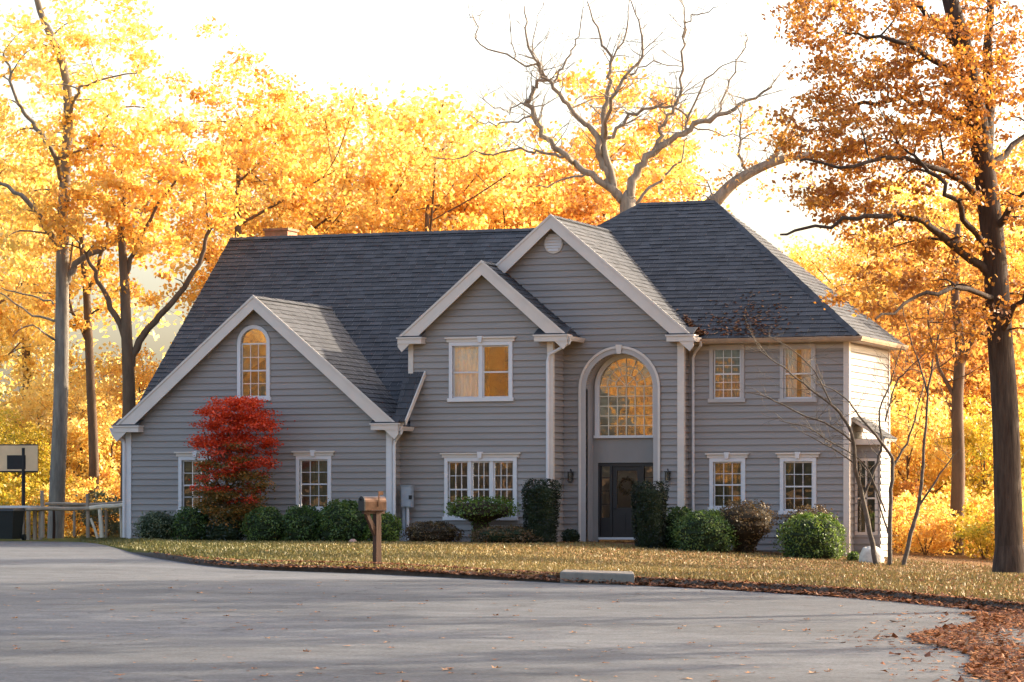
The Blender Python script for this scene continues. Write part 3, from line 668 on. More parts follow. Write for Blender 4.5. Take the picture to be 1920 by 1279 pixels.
# brick step made of single bricks, stone tread
rnd = random.Random(5)
m = MB(); m.box((ac-1.0, YE-.02, -.25), (ac+1.0, YI-.05, -.065)); stp = m.build('entrance_step', 'concrete', HOUSE)
bm_ = MB(); bm_.box((-.095, -.05, -.028), (.095, .05, .028)); bme = bm_.mesh('brick', 'brick')
for r_ in range(3):
    for k in range(10):
        b = link('brick', bme, stp); b.location = (ac-.92+k*.204+(.1 if r_ % 2 else 0), YE-.06+rnd.uniform(-.004, .004), -.20+r_*.066)
for k in range(10):
    for j in range(2): b = link('brick', bme, stp); b.location = (ac-.92+k*.204, YE+.06+j*.115, -.035)
m = MB(); m.box((ac-1.35, YE-1.05, -.30), (ac+1.25, YE-.12, -.17)); m.build('landing_slab', 'concrete', HOUSE)
# wall lanterns
for lx in (.38, 3.42):
    z = 2.0; m = MB(); m.box((lx-.05, YE-.06, z-.13), (lx+.05, YE-.03, z+.10)); m.tube([(lx, YE-.05, z+.06), (lx, YE-.12, z+.20), (lx, YE-.18, z+.20), (lx, YE-.18, z+.14)], [.012]*4, 6)
    m.prism([(lx-.075, YE-.255, z+.10), (lx+.075, YE-.255, z+.10), (lx+.075, YE-.105, z+.10), (lx-.075, YE-.105, z+.10)], (0, 0, .03)); m.box((lx-.05, YE-.23, z-.20), (lx+.05, YE-.13, z-.17))
    for sx in (-1, 1):
        for sy in (-1, 1): m.box((lx+sx*.058-.006, YE-.18+sy*.058-.006, z-.17), (lx+sx*.058+.006, YE-.18+sy*.058+.006, z+.10))
    ln_ = m.build('wall_lantern', 'metal_black', HOUSE)
    m = MB(); m.box((lx-.05, YE-.23, z-.168), (lx+.05, YE-.13, z+.098)); m.build('lantern_glass', 'glass', ln_)

# ------------------------------------------------------------------ leaves
def leaf_cloud(m, c, rad, n, size, rnd, tone=(0, 1), flat=.0):
    """n leaf-sized faces gathered round c"""
    for _ in range(n):
        p = Vector((rnd.gauss(0, .45)*rad[0], rnd.gauss(0, .45)*rad[1], rnd.gauss(0, .45)*rad[2]))+c
        a = Vector((rnd.uniform(-1, 1), rnd.uniform(-1, 1), rnd.uniform(-1, 1)*(1-flat))); a = a.normalized() if a.length > .05 else Vector((1, 0, 0))
        b = a.cross(Vector((rnd.uniform(-1, 1), rnd.uniform(-1, 1), rnd.uniform(-1, 1)))); b = b.normalized() if b.length > .05 else Vector((0, 0, 1))
        s = size*rnd.uniform(.6, 1.3); t = tone[0]+(tone[1]-tone[0])*rnd.random()
        m.quad(p-a*s*.5, p+b*s*.32, p+a*s*.5, p-b*s*.32, t)
def smooth_path(pts, sub=4):
    P = [Vector(p) for p in pts]; out = []
    for i in range(len(P)-1):
        p0 = P[max(i-1, 0)]; p1 = P[i]; p2 = P[i+1]; p3 = P[min(i+2, len(P)-1)]
        for k in range(sub):
            t = k/sub; out.append(.5*((2*p1)+(-p0+p2)*t+(2*p0-5*p1+4*p2-p3)*t*t+(-p0+3*p1-3*p2+p3)*t**3))
    out.append(P[-1]); return out
class Tree:
    def __init__(s, seed): s.r = random.Random(seed); s.w = MB(); s.l = MB(); s.nodes = []
    def limb(s, pts, r0, r1, n=8, sub=4, power=1.0, wob=0.0):
        P = smooth_path(pts, sub)
        if wob: P = [P[0]]+[p+Vector((s.r.gauss(0, wob), s.r.gauss(0, wob), s.r.gauss(0, wob))) for p in P[1:]]
        R_ = [r1+(r0-r1)*(1-i/(len(P)-1))**power for i in range(len(P))]
        s.w.tube(P, R_, n, cap=False); s.nodes += list(zip(P, R_)); return P
    def near(s, p, below=True):
        best = None; bd = 1e9
        for q, r in s.nodes:
            d = (q-p).length+max(0, q.z-p.z)*1.2
            if d < bd: bd = d; best = (q, r)
        return best
    def twig(s, p, r=.03, n=4):
        q, r0 = s.near(p); L_ = (p-q).length
        mid = q.lerp(p, .5)+Vector((s.r.gauss(0, .08), s.r.gauss(0, .08), s.r.uniform(.0, .16)))*L_
        ra = min(r0*.7, r+.012*L_); P = smooth_path([q, mid, p], 3); R_ = [ra+(.008-ra)*i/(len(P)-1) for i in range(len(P))]
        s.w.tube(P, R_, n, cap=False); s.nodes += list(zip(P, R_))[2:]
    def spray(s, p, d, L_, r, lev):
        """bare forking twigs"""
        k = 4; P = [p]; dd = d.normalized()
        for i in range(k): dd = (dd+Vector((s.r.gauss(0, .16), s.r.gauss(0, .16), s.r.gauss(0, .16)+.04))).normalized(); P.append(P[-1]+dd*L_/k)
        R_ = [r*(1-.75*i/k) for i in range(k+1)]; s.w.tube(P, R_, 4 if r > .02 else 3, cap=False)
        if lev > 0:
            for i in range(s.r.choice((2, 3))):
                j = s.r.randint(1, k); nd = (dd+Vector((s.r.gauss(0, .55), s.r.gauss(0, .55), s.r.gauss(0, .5)+.1))).normalized(); s.spray(P[j], nd, L_*s.r.uniform(.5, .75), R_[j]*.75, lev-1)
        return P
    def clumps(s, c, rad, k, n, size, cr=.7, tone=(0, 1), shell=.35, twigs=True, zflat=.6):
        """k leafy sprays inside an ellipsoid, each carried by a twig"""
        for _ in range(k):
            while True:
                v = Vector((s.r.uniform(-1, 1), s.r.uniform(-1, 1), s.r.uniform(-1, 1)))
                if shell < v.length < 1: break
            p = c+Vector((v.x*rad[0], v.y*rad[1], v.z*rad[2]))
            if twigs: s.twig(p, .025)
            q = cr*s.r.uniform(.6, 1.35); t0 = tone[0]+(tone[1]-tone[0])*s.r.uniform(0, .45)
            leaf_cloud(s.l, p, (q, q, q*zflat), int(n*s.r.uniform(.6, 1.3)), size, s.r, (t0, min(1, t0+(tone[1]-tone[0])*.55)))
    def finish(s, name, label, cat, base, bark, leaf, group=None, crown='crown'):
        t = thing(name, label, cat, base, group); s.w.build('trunk', bark, t, base, smooth=True)
        if s.l.f: s.l.build(crown, leaf, t, base)
        return t
def copy_tree(o, loc, rz, sc, label, group, leaf=None):
    c = o.copy(); COL.objects.link(c); c.location = loc; c.rotation_euler.z = rz; c.scale = sc; c['label'] = label
    if group: c['group'] = group
    for ch in o.children:
        k = ch.copy(); COL.objects.link(k); k.parent = c
        if leaf and k.name.startswith('crown'):
            k.data = ch.data; k.material_slots[0].link = 'OBJECT'; k.material_slots[0].material = MATS[leaf]
    return c
def woodland_tree(seed, h, r, crown_z, rad, k, n, size, cr, tone=(0, 1)):
    """a forest tree grown round (0,0,0)"""
    T = Tree(seed); rr = T.r; pts = [Vector((0, 0, -.3))]
    for i in range(1, 6): pts.append(Vector((rr.gauss(0, .015)*h, rr.gauss(0, .015)*h, h*.80*i/5)))
    T.limb(pts, r, .04, 9, 4, .8)
    for i in range(9):
        a = rr.uniform(0, 6.28); z = h*rr.uniform(.35, .75); L_ = rad[0]*rr.uniform(.5, .95); q = min(T.nodes, key=lambda t: abs(t[0].z-z))
        p1 = q[0]+Vector((math.cos(a), math.sin(a), .55))*L_*.5; p2 = q[0]+Vector((math.cos(a), math.sin(a), .5+rr.uniform(0, .35)))*L_
        T.limb([q[0], p1, p2], q[1]*.55, .025, 6, 3)
        for e_ in (p2, p1.lerp(p2, .6)): leaf_cloud(T.l, e_, (.9, .9, .6), n, size, rr, (.1, .9))
    for e_ in (.98, .9, .82): leaf_cloud(T.l, pts[-1]*e_, (1.0, 1.0, .9), n, size, rr, (.1, .9))
    T.clumps(Vector((0, 0, crown_z)), rad, k, n, size, cr, tone)
    return T

# --- left trees: grey-trunked tall tree and its neighbours
def PT(lst, d): return [WD(u, v, d+(e[0] if e else 0)) for u, v, *e in lst]
T = Tree(11); d = 107
T.limb(PT([(104, 1010), (108, 900), (113, 780), (116, 640), (117, 500), (119, 400), (124, 300), (128, 210), (118, 120), (75, 20), (60, -60)], d), .29, .07, 12, 4, .7)
T.limb(PT([(118, 540), (130, 515), (150, 488), (200, 462), (245, 430), (270, 395, 1), (300, 340, 1), (345, 305, 1)], d), .14, .03, 8, wob=.03)
T.limb(PT([(114, 475), (85, 425, -1), (50, 375, -2), (0, 344, -2), (-40, 330, -2)], d), .12, .04, 8, wob=.03)
T.limb(PT([(122, 345), (95, 280, -1), (60, 230, -1), (33, 190, -1), (15, 120, -1), (0, 95, -1)], d), .09, .03, 7, wob=.04)
T.limb(PT([(126, 320), (160, 280, 1), (195, 240, 1), (215, 205, 1), (285, 200, 1)], d), .08, .02, 7, wob=.04)
T.limb(PT([(126, 225), (145, 175, -1), (165, 155, -1), (255, 135, -1)], d), .08, .02, 7, wob=.04)
T.limb(PT([(112, 600), (60, 590, 1), (0, 545, 1)], d), .05, .02, 6, wob=.03); T.limb(PT([(100, 570), (60, 555), (0, 540)], d+1), .04, .02, 6, wob=.03)
T.limb(PT([(106, 640), (60, 612, -1), (20, 632, -1)], d), .04, .015, 6, wob=.03)
for c, ra, k in (((95, 60), (3.6, 3, 1.6), 60), ((200, 110), (2.2, 2.5, 1.2), 30), ((60, 190), (3.0, 3, 1.6), 40), ((190, 260), (3.2, 3, 1.3), 38), ((10, 290), (2.4, 3, 1.6), 30), ((290, 200), (1.6, 2, 1.0), 16), ((90, 370), (3.0, 3, 1.5), 30), ((240, 350), (2.4, 2.5, 1.2), 22), ((20, 440), (2.0, 2.5, 1.2), 18)):
    T.clumps(WD(c[0], c[1], d), ra, int(k*.8), 52, .19, .62, (.15, 1))
T.finish('tall_tree', 'tall pale grey trunked tree with sparse golden leaves behind the rail fence', 'tree', gpt(104, 107), 'bark_grey', 'leaf_yellow')
T = Tree(12); d = 112
T.limb(PT([(176, 1010), (176, 860), (170, 720), (163, 560), (155, 470), (150, 380)], d), .20, .06, 9, 4, .7)
T.limb(PT([(163, 560), (190, 480), (200, 420), (195, 340)], d), .09, .03, 7, wob=.03); T.limb(PT([(168, 650), (130, 560), (135, 450)], d), .07, .03, 6, wob=.03)
for c, ra, k in (((170, 420), (2.4, 2.5, 1.8), 36), ((150, 560), (2.4, 2.5, 1.2), 20)): T.clumps(WD(c[0], c[1], d), ra, k, 70, .20, .6, (.1, .9))
T.finish('slim_tree', 'slim brown trunked tree with amber leaves next to the pale grey trunk', 'tree', gpt(176, 112), 'bark_brown', 'leaf_amber')
T = Tree(13); d = 106
T.limb(PT([(240, 1010), (240, 860), (242, 740), (238, 640), (233, 520), (228, 440), (232, 360)], d), .27, .06, 10, 4, .7)
T.limb(PT([(243, 690), (262, 640), (300, 590), (345, 540), (378, 480), (392, 430), (425, 405)], d), .14, .04, 8, wob=.03)
T.limb(PT([(238, 650), (215, 590), (190, 540), (170, 500), (150, 455)], d), .12, .04, 8, wob=.03); T.limb(PT([(234, 520), (262, 450), (300, 380), (350, 310)], d), .09, .03, 7, wob=.04)
T.limb(PT([(392, 430), (388, 400), (385, 360)], d), .05, .02, 6)
for c, ra, k in (((255, 330), (2.6, 2.5, 1.8), 42), ((330, 320), (1.6, 2, 1.2), 18), ((190, 400), (2.2, 2.5, 1.5), 26), ((270, 480), (1.5, 2, 1.2), 14), ((410, 390), (.9, 1, .6), 7)): T.clumps(WD(c[0], c[1], d), ra, k, 70, .19, .55, (.0, .8))
T.finish('forked_tree', 'dark forked tree leaning a limb towards the garage roof', 'tree', gpt(240, 106), 'bark_brown', 'leaf_amber')
# --- bare spreading tree behind the house
T = Tree(21); d = 122
base = gpt(1182, 122)
T.limb([base, base.lerp(WD(1178, 400, d), .5)+Vector((.3, 0, 0)), WD(1178, 400, d), WD(1180, 375, d)], .45, .27, 12)
L_ = [([(1176, 392), (1147, 356), (1095, 321), (1060, 293), (1020, 253), (998, 206), (992, 186), (1004, 162), (1026, 152)], .26, .08),
      ([(1026, 152), (1012, 131), (965, 111), (901, 83), (893, 51), (881, 26)], .08, .025),
      ([(1165, 375), (1143, 344), (1127, 301), (1121, 269), (1095, 230), (1064, 198), (1036, 158), (1008, 123), (988, 75), (984, 10)], .28, .03),
      ([(1036, 158), (1050, 135), (1071, 95), (1087, 51), (1097, -10)], .08, .02),
      ([(1170, 380), (1155, 356), (1133, 285), (1133, 222), (1141, 166), (1145, 119), (1127, 71), (1099, 5)], .27, .03),
      ([(1145, 119), (1170, 67), (1180, 24), (1178, -20)], .07, .02),
      ([(1134, 260), (1150, 185, -2), (1180, 140, -2), (1206, 93, -2), (1195, 40, -2), (1180, -10, -2)], .14, .025),
      ([(1180, 140, -2), (1225, 118, -2), (1275, 128, -2)], .06, .02),
      ([(1180, 382), (1186, 340), (1214, 293), (1258, 265), (1305, 234), (1353, 214), (1400, 190), (1450, 160)], .32, .05),
      ([(1225, 285), (1238, 253), (1246, 222), (1269, 198), (1277, 166), (1281, 99), (1289, 44), (1313, 26), (1345, 12)], .14, .025),
      ([(1283, 70), (1283, 30), (1278, -10)], .06, .02),
      ([(1139, 258), (1174, 226), (1210, 206), (1258, 202), (1293, 222)], .13, .05),
      ([(1190, 384), (1234, 340), (1273, 301), (1289, 261)], .12, .03),
      ([(1285, 245), (1310, 170), (1345, 130), (1400, 115)], .08, .02), ([(1340, 220), (1370, 150), (1395, 90), (1402, 60)], .07, .02), ([(1300, 238), (1360, 252), (1420, 262)], .06, .02),
      ([(1060, 293), (1010, 285), (975, 282), (905, 287), (850, 298), (800, 292)], .10, .02), ([(1100, 325), (1050, 342), (1005, 348)], .08, .03),
      ([(1000, 215), (960, 228), (920, 232), (880, 215)], .07, .02), ([(995, 190), (960, 208), (935, 205), (900, 180)], .06, .02),
      ([(1012, 131), (1000, 70), (1022, 0)], .05, .015), ([(965, 111), (960, 60), (950, 0)], .045, .015)]
for pts, r0, r1 in L_: T.limb(PT(pts, d), r0*.60, r1*.7, 8, 4, .9, wob=.055)
nn = [q for q in T.nodes if q[0].z > 14 and q[1] < .16]
for i in range(300):
    q, r = T.r.choice(nn); T.spray(q, Vector((T.r.gauss(0, .8), T.r.gauss(0, .6), T.r.uniform(.0, 1.1))), T.r.uniform(.8, 2.2), max(.012, min(r*.45, .026)), 2)
T.finish('bare_tree', 'wide leafless tree with pale spreading limbs rising behind the house roof', 'tree', base, 'bark_pale', 'leaf_amber')
T = Tree(22); d = 112
base = gpt(1330, 112)
T.limb([base, base.lerp(WD(1328, 420, d), .6), WD(1332, 400, d), *PT([(1345, 375), (1380, 340), (1440, 308), (1500, 292), (1580, 286), (1640, 250)], d)], .30, .05, 10, 4, .8)
T.limb(PT([(1440, 308), (1470, 270), (1480, 225), (1500, 180)], d), .09, .02, 6, wob=.04); T.limb(PT([(1400, 325), (1385, 290), (1390, 240), (1380, 190)], d), .07, .02, 6, wob=.04)
for i in range(50):
    q, r = T.r.choice([q for q in T.nodes if q[0].z > 12]); T.spray(q, Vector((T.r.gauss(0, .8), T.r.gauss(0, .5), T.r.uniform(-.1, 1))), T.r.uniform(.6, 1.5), .02, 2)
for c, ra, k in (((1420, 250), (1.6, 1.5, 1.2), 16), ((1320, 350), (1.5, 1.5, .7), 12), ((1480, 330), (1.4, 1.5, .8), 10)): T.clumps(WD(c[0], c[1], d), ra, k, 22, .16, .6, (.2, .9))
T.finish('leaning_tree', 'leaning tree with a thick arching limb and few leaves beside the hipped roof', 'tree', base, 'bark_pale', 'leaf_orange')
# --- big dark tree at the right edge
T = Tree(31); d = 80
base = gpt(1893, 80)
T.limb([base+Vector((0, 0, -.3)), *PT([(1893, 1060), (1889, 900), (1884, 760), (1874, 620), (1866, 500), (1856, 400), (1842, 290), (1826, 190), (1806, 90), (1782, 0), (1765, -90), (1755, -200)], d)], .37, .11, 14, 4, .55)
T.limb([base+Vector((0, 0, -.2)), base+Vector((0, 0, .35)), base+Vector((0, 0, .9))], .50, .355, 14, 3)
T.limb(PT([(1846, 300), (1852, 200, 1), (1850, 100, 1), (1862, 0, 1), (1880, -120, 1)], d), .19, .06, 9, wob=.03)
for pts, r0 in (([(1858, 520), (1780, 450, -1), (1715, 412, -2), (1650, 402, -3), (1555, 418, -3), (1460, 445, -3)], .12), ([(1850, 475), (1820, 420, -1), (1780, 360, -2), (1730, 310, -2), (1680, 265, -2)], .10),
                ([(1836, 250), (1770, 210, 1), (1690, 190, 2), (1600, 200, 2), (1520, 230, 2)], .11), ([(1826, 180), (1760, 120, -1), (1680, 80, -2), (1590, 60, -2)], .11), ([(1806, 90), (1740, 30, 1), (1660, -20, 1), (1570, -40, 1)], .10),
                ([(1862, 440), (1900, 380, -1), (1960, 330, -2)], .12), ([(1850, 330), (1900, 270, 1), (1970, 220, 2)], .12), ([(1868, 560), (1800, 540, -2), (1720, 560, -3), (1640, 600, -4)], .08), ([(1872, 640), (1910, 560, -1), (1960, 500, -1)], .1), ([(1856, 400), (1790, 330, -1), (1700, 300, -2), (1600, 310, -3), (1500, 300, -3)], .10)):
    T.limb(PT(pts, d), r0, .025, 7, 4, wob=.05)
for c, ra, k in (((1640, 90), (2.2, 2.5, 1.3), 62), ((1560, 30), (1.2, 2, .8), 22), ((1740, 170), (1.9, 2.5, 1.1), 50), ((1580, 240), (1.8, 2.5, .9), 50), ((1700, 290), (2.2, 2.5, 1.0), 60), ((1530, 330), (1.1, 2, .7), 18), ((1640, 400), (2.0, 2.5, .9), 40), ((1740, 480), (1.5, 2.2, .9), 26), ((1900, 130), (2.0, 2.5, 2.2), 60), ((1910, 380), (1.6, 2.2, 1.5), 34), ((1780, 20), (1.8, 2.5, 1.2), 36), ((1650, 550), (1.5, 2, .7), 18), ((1880, 560), (1.2, 2, 1.0), 16), ((1780, 620), (1.2, 2, .7), 12)):
    T.clumps(WD(c[0], c[1], d-.5), ra, k, 56, .13, .48, (.05, .95), shell=.1, zflat=.5)
T.finish('big_oak', 'massive dark trunked tree with rust orange crown at the lawn edge', 'tree', base, 'bark_dark', 'leaf_rust')
# --- understorey trunks at right
T = Tree(32); d = 101
base = gpt(1793, 101)
T.limb([base, *PT([(1793, 1000), (1797, 880), (1795, 760), (1800, 650), (1790, 540), (1797, 420)], d)], .26, .08, 9, 4, .7)
T.limb(PT([(1798, 700), (1830, 600), (1850, 520)], d), .09, .03, 6, wob=.03); T.limb(PT([(1796, 760), (1750, 660), (1740, 560)], d), .08, .03, 6, wob=.03)
for i in range(30): q, r = T.r.choice([q for q in T.nodes if q[0].z > 3]); T.spray(q, Vector((T.r.gauss(0, 1), T.r.gauss(0, .6), T.r.uniform(-.2, .8))), T.r.uniform(.8, 1.8), .025, 2)
T.clumps(WD(1790, 540, d), (2.8, 2.5, 2.2), 46, 60, .18, .6, (0, .8)); T.clumps(WD(1730, 680, d+3), (1.8, 2, 1.4), 22, 60, .18, .6, (0, .8))
T.finish('bark_stripped_tree', 'rough brown trunked tree with orange leaves between house and dark trunk', 'tree', base, 'bark_brown', 'leaf_orange')
# --- small bare multi-stemmed tree in front of the right corner
T = Tree(33); d = 88; base = gpt(1668, 88)
def stem(pts, r0, r1=.009): T.limb(PT(pts, d), r0*.92, r1, 7, 4, .9, wob=.012)
stem([(1644, 1062), (1632, 1000), (1618, 935), (1604, 880, -.3), (1600, 830, -.5), (1586, 790, -.6), (1560, 760, -.8), (1520, 730, -1), (1470, 690, -1.2), (1420, 655, -1.2)], .085)
stem([(1618, 935), (1640, 880), (1652, 830), (1650, 770), (1668, 720), (1690, 650)], .05)
stem([(1668, 1062), (1668, 980), (1672, 900), (1672, 860), (1640, 815, -.4), (1610, 780, -.4), (1585, 745, -.5), (1540, 720, -.8)], .075)
stem([(1672, 880), (1700, 830, .3), (1720, 770, .3), (1735, 700, .4)], .04); stem([(1660, 790), (1680, 720), (1705, 690), (1740, 660)], .03)
stem([(1694, 1062), (1708, 1000), (1722, 950), (1730, 890), (1735, 800), (1745, 700), (1765, 610), (1780, 540)], .075); stem([(1722, 950), (1750, 910), (1775, 870), (1800, 840)], .04); stem([(1740, 740), (1722, 680), (1700, 610), (1690, 560)], .035); stem([(1665, 1000), (1650, 950), (1635, 900), (1600, 850)], .03)
stem([(1600, 830, -.5), (1560, 800, -.8), (1500, 775, -1), (1440, 745, -1.2), (1400, 735, -1.2)], .035); stem([(1604, 870, -.3), (1560, 840, -.6), (1510, 815, -.8)], .025); stem([(1660, 960), (1620, 870, -.2), (1560, 830, -.5), (1510, 800, -.8), (1460, 790, -1)], .025)
stem([(1560, 760, -.8), (1530, 700, -1), (1490, 660, -1), (1440, 630, -1)], .025)
for i in range(120):
    q, r = T.r.choice([q for q in T.nodes if q[0].z > 1.8 and q[1] < .05]); T.spray(q, Vector((T.r.gauss(-.5, .7), T.r.gauss(0, .4), T.r.uniform(-.1, .9))), T.r.uniform(.4, 1.2), .010, 2)
T.finish('bare_sapling_clump', 'small leafless multi-stemmed tree with thin branches by the house corner', 'tree', base, 'bark_sapling', 'leaf_amber')

# --- woodland behind: a few grown trees, then copies with their own place, turn and size
WG = 'golden trees of the wood behind the house'
protos = []
for i, (sd, h, r, cz, rad, k, n, sz, cr) in enumerate([(51, 17, .30, 11.5, (4.3, 4.3, 5.6), 125, 125, .20, .80), (52, 20, .32, 13, (4.0, 4.0, 7.0), 125, 120, .20, .80), (53, 14, .24, 9, (4.2, 4.2, 4.6), 115, 125, .19, .80)]):
    T = woodland_tree(sd, h, r, cz, rad, k, n, sz, cr); t = thing('woodland_tree', '', 'tree', (0, 0, 0), WG)
    T.w.build('trunk', 'bark_brown', t, smooth=True); T.l.build('crown', 'leaf_yellow', t); protos.append(t)
names = {'leaf_yellow': 'golden yellow', 'leaf_amber': 'amber', 'leaf_orange': 'orange', 'leaf_lime': 'lime yellow'}
spots = [  # u, depth, prototype, scale, leaf
    (440, 122, 1, .98, 'leaf_amber'), (520, 134, 0, 1.08, 'leaf_amber'), (640, 140, 0, 1.10, 'leaf_yellow'), (720, 136, 2, 1.40, 'leaf_yellow'), (800, 128, 2, 1.22, 'leaf_amber'), (880, 142, 0, 1.05, 'leaf_yellow'), (960, 132, 2, 1.08, 'leaf_amber'), (1130, 138, 0, 1.17, 'leaf_amber'), (1220, 146, 0, 1.02, 'leaf_orange'), (1040, 134, 2, 1.15, 'leaf_orange'),
    (60, 134, 1, .92, 'leaf_yellow'), (-60, 124, 0, .95, 'leaf_yellow'), (1490, 150, 2, .72, 'leaf_orange'), (1600, 138, 2, .95, 'leaf_yellow'), (1700, 130, 0, .85, 'leaf_yellow'), (1830, 136, 1, .85, 'leaf_yellow'), (1960, 124, 0, .95, 'leaf_amber'), (1380, 165, 2, .7, 'leaf_amber'), (580, 160, 2, .9, 'leaf_amber')]
WL = {440: 'tall amber woodland tree rising behind the left end of the long roof ridge', 520: 'amber woodland tree just right of the chimney', 640: 'golden woodland tree beyond the middle of the long roof ridge', 720: 'tall golden woodland tree with open crown beyond the long ridge', 800: 'dense amber woodland tree above the middle gable', 880: 'golden woodland tree left of the bare tree, above the middle gable', 960: 'low amber woodland tree under the left limbs of the bare tree', 1130: 'amber woodland tree directly behind the bare tree trunk', 1220: 'orange woodland tree behind the right limbs of the bare tree', 1040: 'orange woodland tree above the tall entrance gable',
      330: 'amber woodland tree between forked tree and garage roof', 60: 'tall golden woodland tree behind the basketball hoop', -60: 'golden woodland tree beyond the black bin', 190: 'golden woodland tree behind the slim brown trunk', 1490: 'small orange woodland tree under the arching limb', 1600: 'golden woodland tree above the right hip of the roof', 1700: 'golden woodland tree behind the right house corner', 1830: 'golden woodland tree behind the rough brown trunk', 1960: 'amber woodland tree behind the massive dark trunk', 1380: 'small amber woodland tree right of the hipped roof peak', 580: 'distant amber woodland tree seen over the long roof ridge'}
used = [False]*3
for i, (u, dd, p, sc, lf) in enumerate(spots):
    pos = gpt(u, dd); rz = i*1.7; lab = WL[u]
    if not used[p]:
        o = protos[p]; o.location = pos; o.rotation_euler.z = rz; o.scale = (sc,)*3; o['label'] = lab; used[p] = True
        for chd in o.children:
            if chd.name.startswith('crown'): chd.material_slots[0].link = 'OBJECT'; chd.material_slots[0].material = MATS[lf]
    else: copy_tree(protos[p], pos, rz, (sc,)*3, lab, WG, lf)
# low golden understorey
T = Tree(61); t = thing('understorey_tree', '', 'tree', (0, 0, 0), 'low golden understorey')
T.limb([Vector((0, 0, -.2)), Vector((.1, 0, 1.2)), Vector((0, .1, 2.6)), Vector((.1, 0, 4))], .08, .02, 6)
for i in range(5): a = i*1.3; T.limb([Vector((0, 0, .6+.4*i)), Vector((math.cos(a)*.8, math.sin(a)*.8, 1.4+.4*i)), Vector((math.cos(a)*1.6, math.sin(a)*1.6, 2.0+.45*i))], .04, .012, 5)
T.clumps(Vector((0, 0, 2.6)), (2.3, 2.3, 2.3), 95, 120, .125, .52); T.w.build('trunk', 'bark_brown', t, smooth=True); T.l.build('crown', 'leaf_yellow', t)
us_ = [(-40, 118, 1.1, 'leaf_lime', 'lime yellow understorey tree behind the white topped table'), (20, 112, .8, 'leaf_lime', 'small lime yellow understorey tree below the hoop backboard'), (75, 121, 1.25, 'leaf_yellow', 'golden understorey tree between hoop pole and grey trunk'), (150, 120, 1.1, 'leaf_yellow', 'golden understorey tree between the grey trunk and the slim trunk'), (215, 118, 1.2, 'leaf_yellow', 'golden understorey tree between the slim trunk and the forked tree'), (265, 124, 1.3, 'leaf_amber', 'amber understorey tree just left of the garage corner'),
       (30, 128, 1.3, 'leaf_yellow', 'golden understorey tree high above the hoop backboard'), (150, 130, 1.35, 'leaf_yellow', 'golden understorey tree behind the fence, right of the grey trunk'), (240, 132, 1.3, 'leaf_yellow', 'golden understorey tree behind the forked tree'), 
       (1700, 108, 1.0, 'leaf_yellow', 'golden understorey tree right of the side entry'), (1745, 112, 1.2, 'leaf_amber', 'amber understorey tree behind the leafless sapling stems'), (1720, 118, 1.6, 'leaf_orange', 'tall orange understorey tree next to the sunlit end wall'), (1800, 114, 1.1, 'leaf_yellow', 'golden understorey tree behind the rough brown trunk'), (1850, 108, .9, 'leaf_lime', 'lime yellow understorey tree left of the massive dark trunk'), (1905, 112, 1.3, 'leaf_yellow', 'golden understorey tree behind the massive dark trunk'), (1780, 122, 1.8, 'leaf_amber', 'tall amber understorey tree above the rough brown trunk'), (1860, 120, 1.7, 'leaf_orange', 'tall orange understorey tree beside the massive dark trunk'), (1690, 126, 1.7, 'leaf_yellow', 'tall golden understorey tree behind the house end wall'), (1950, 118, 1.6, 'leaf_yellow', 'tall golden understorey tree past the massive dark trunk')]
def place_first(t, pos, sc, lab, lf):
    t.location = pos; t.scale = sc; t['label'] = lab
    for chd in t.children:
        if chd.name.startswith('crown'): chd.material_slots[0].link = 'OBJECT'; chd.material_slots[0].material = MATS[lf]
for i, (u, dd, sc, lf, lab) in enumerate(us_):
    pos = gpt(u, dd); S = (sc, sc, sc*(1+.2*math.sin(i*3)))
    if i == 0: place_first(t, pos, S, lab, lf)
    else: copy_tree(t, pos, i*2.1, S, lab, 'low golden understorey', lf)
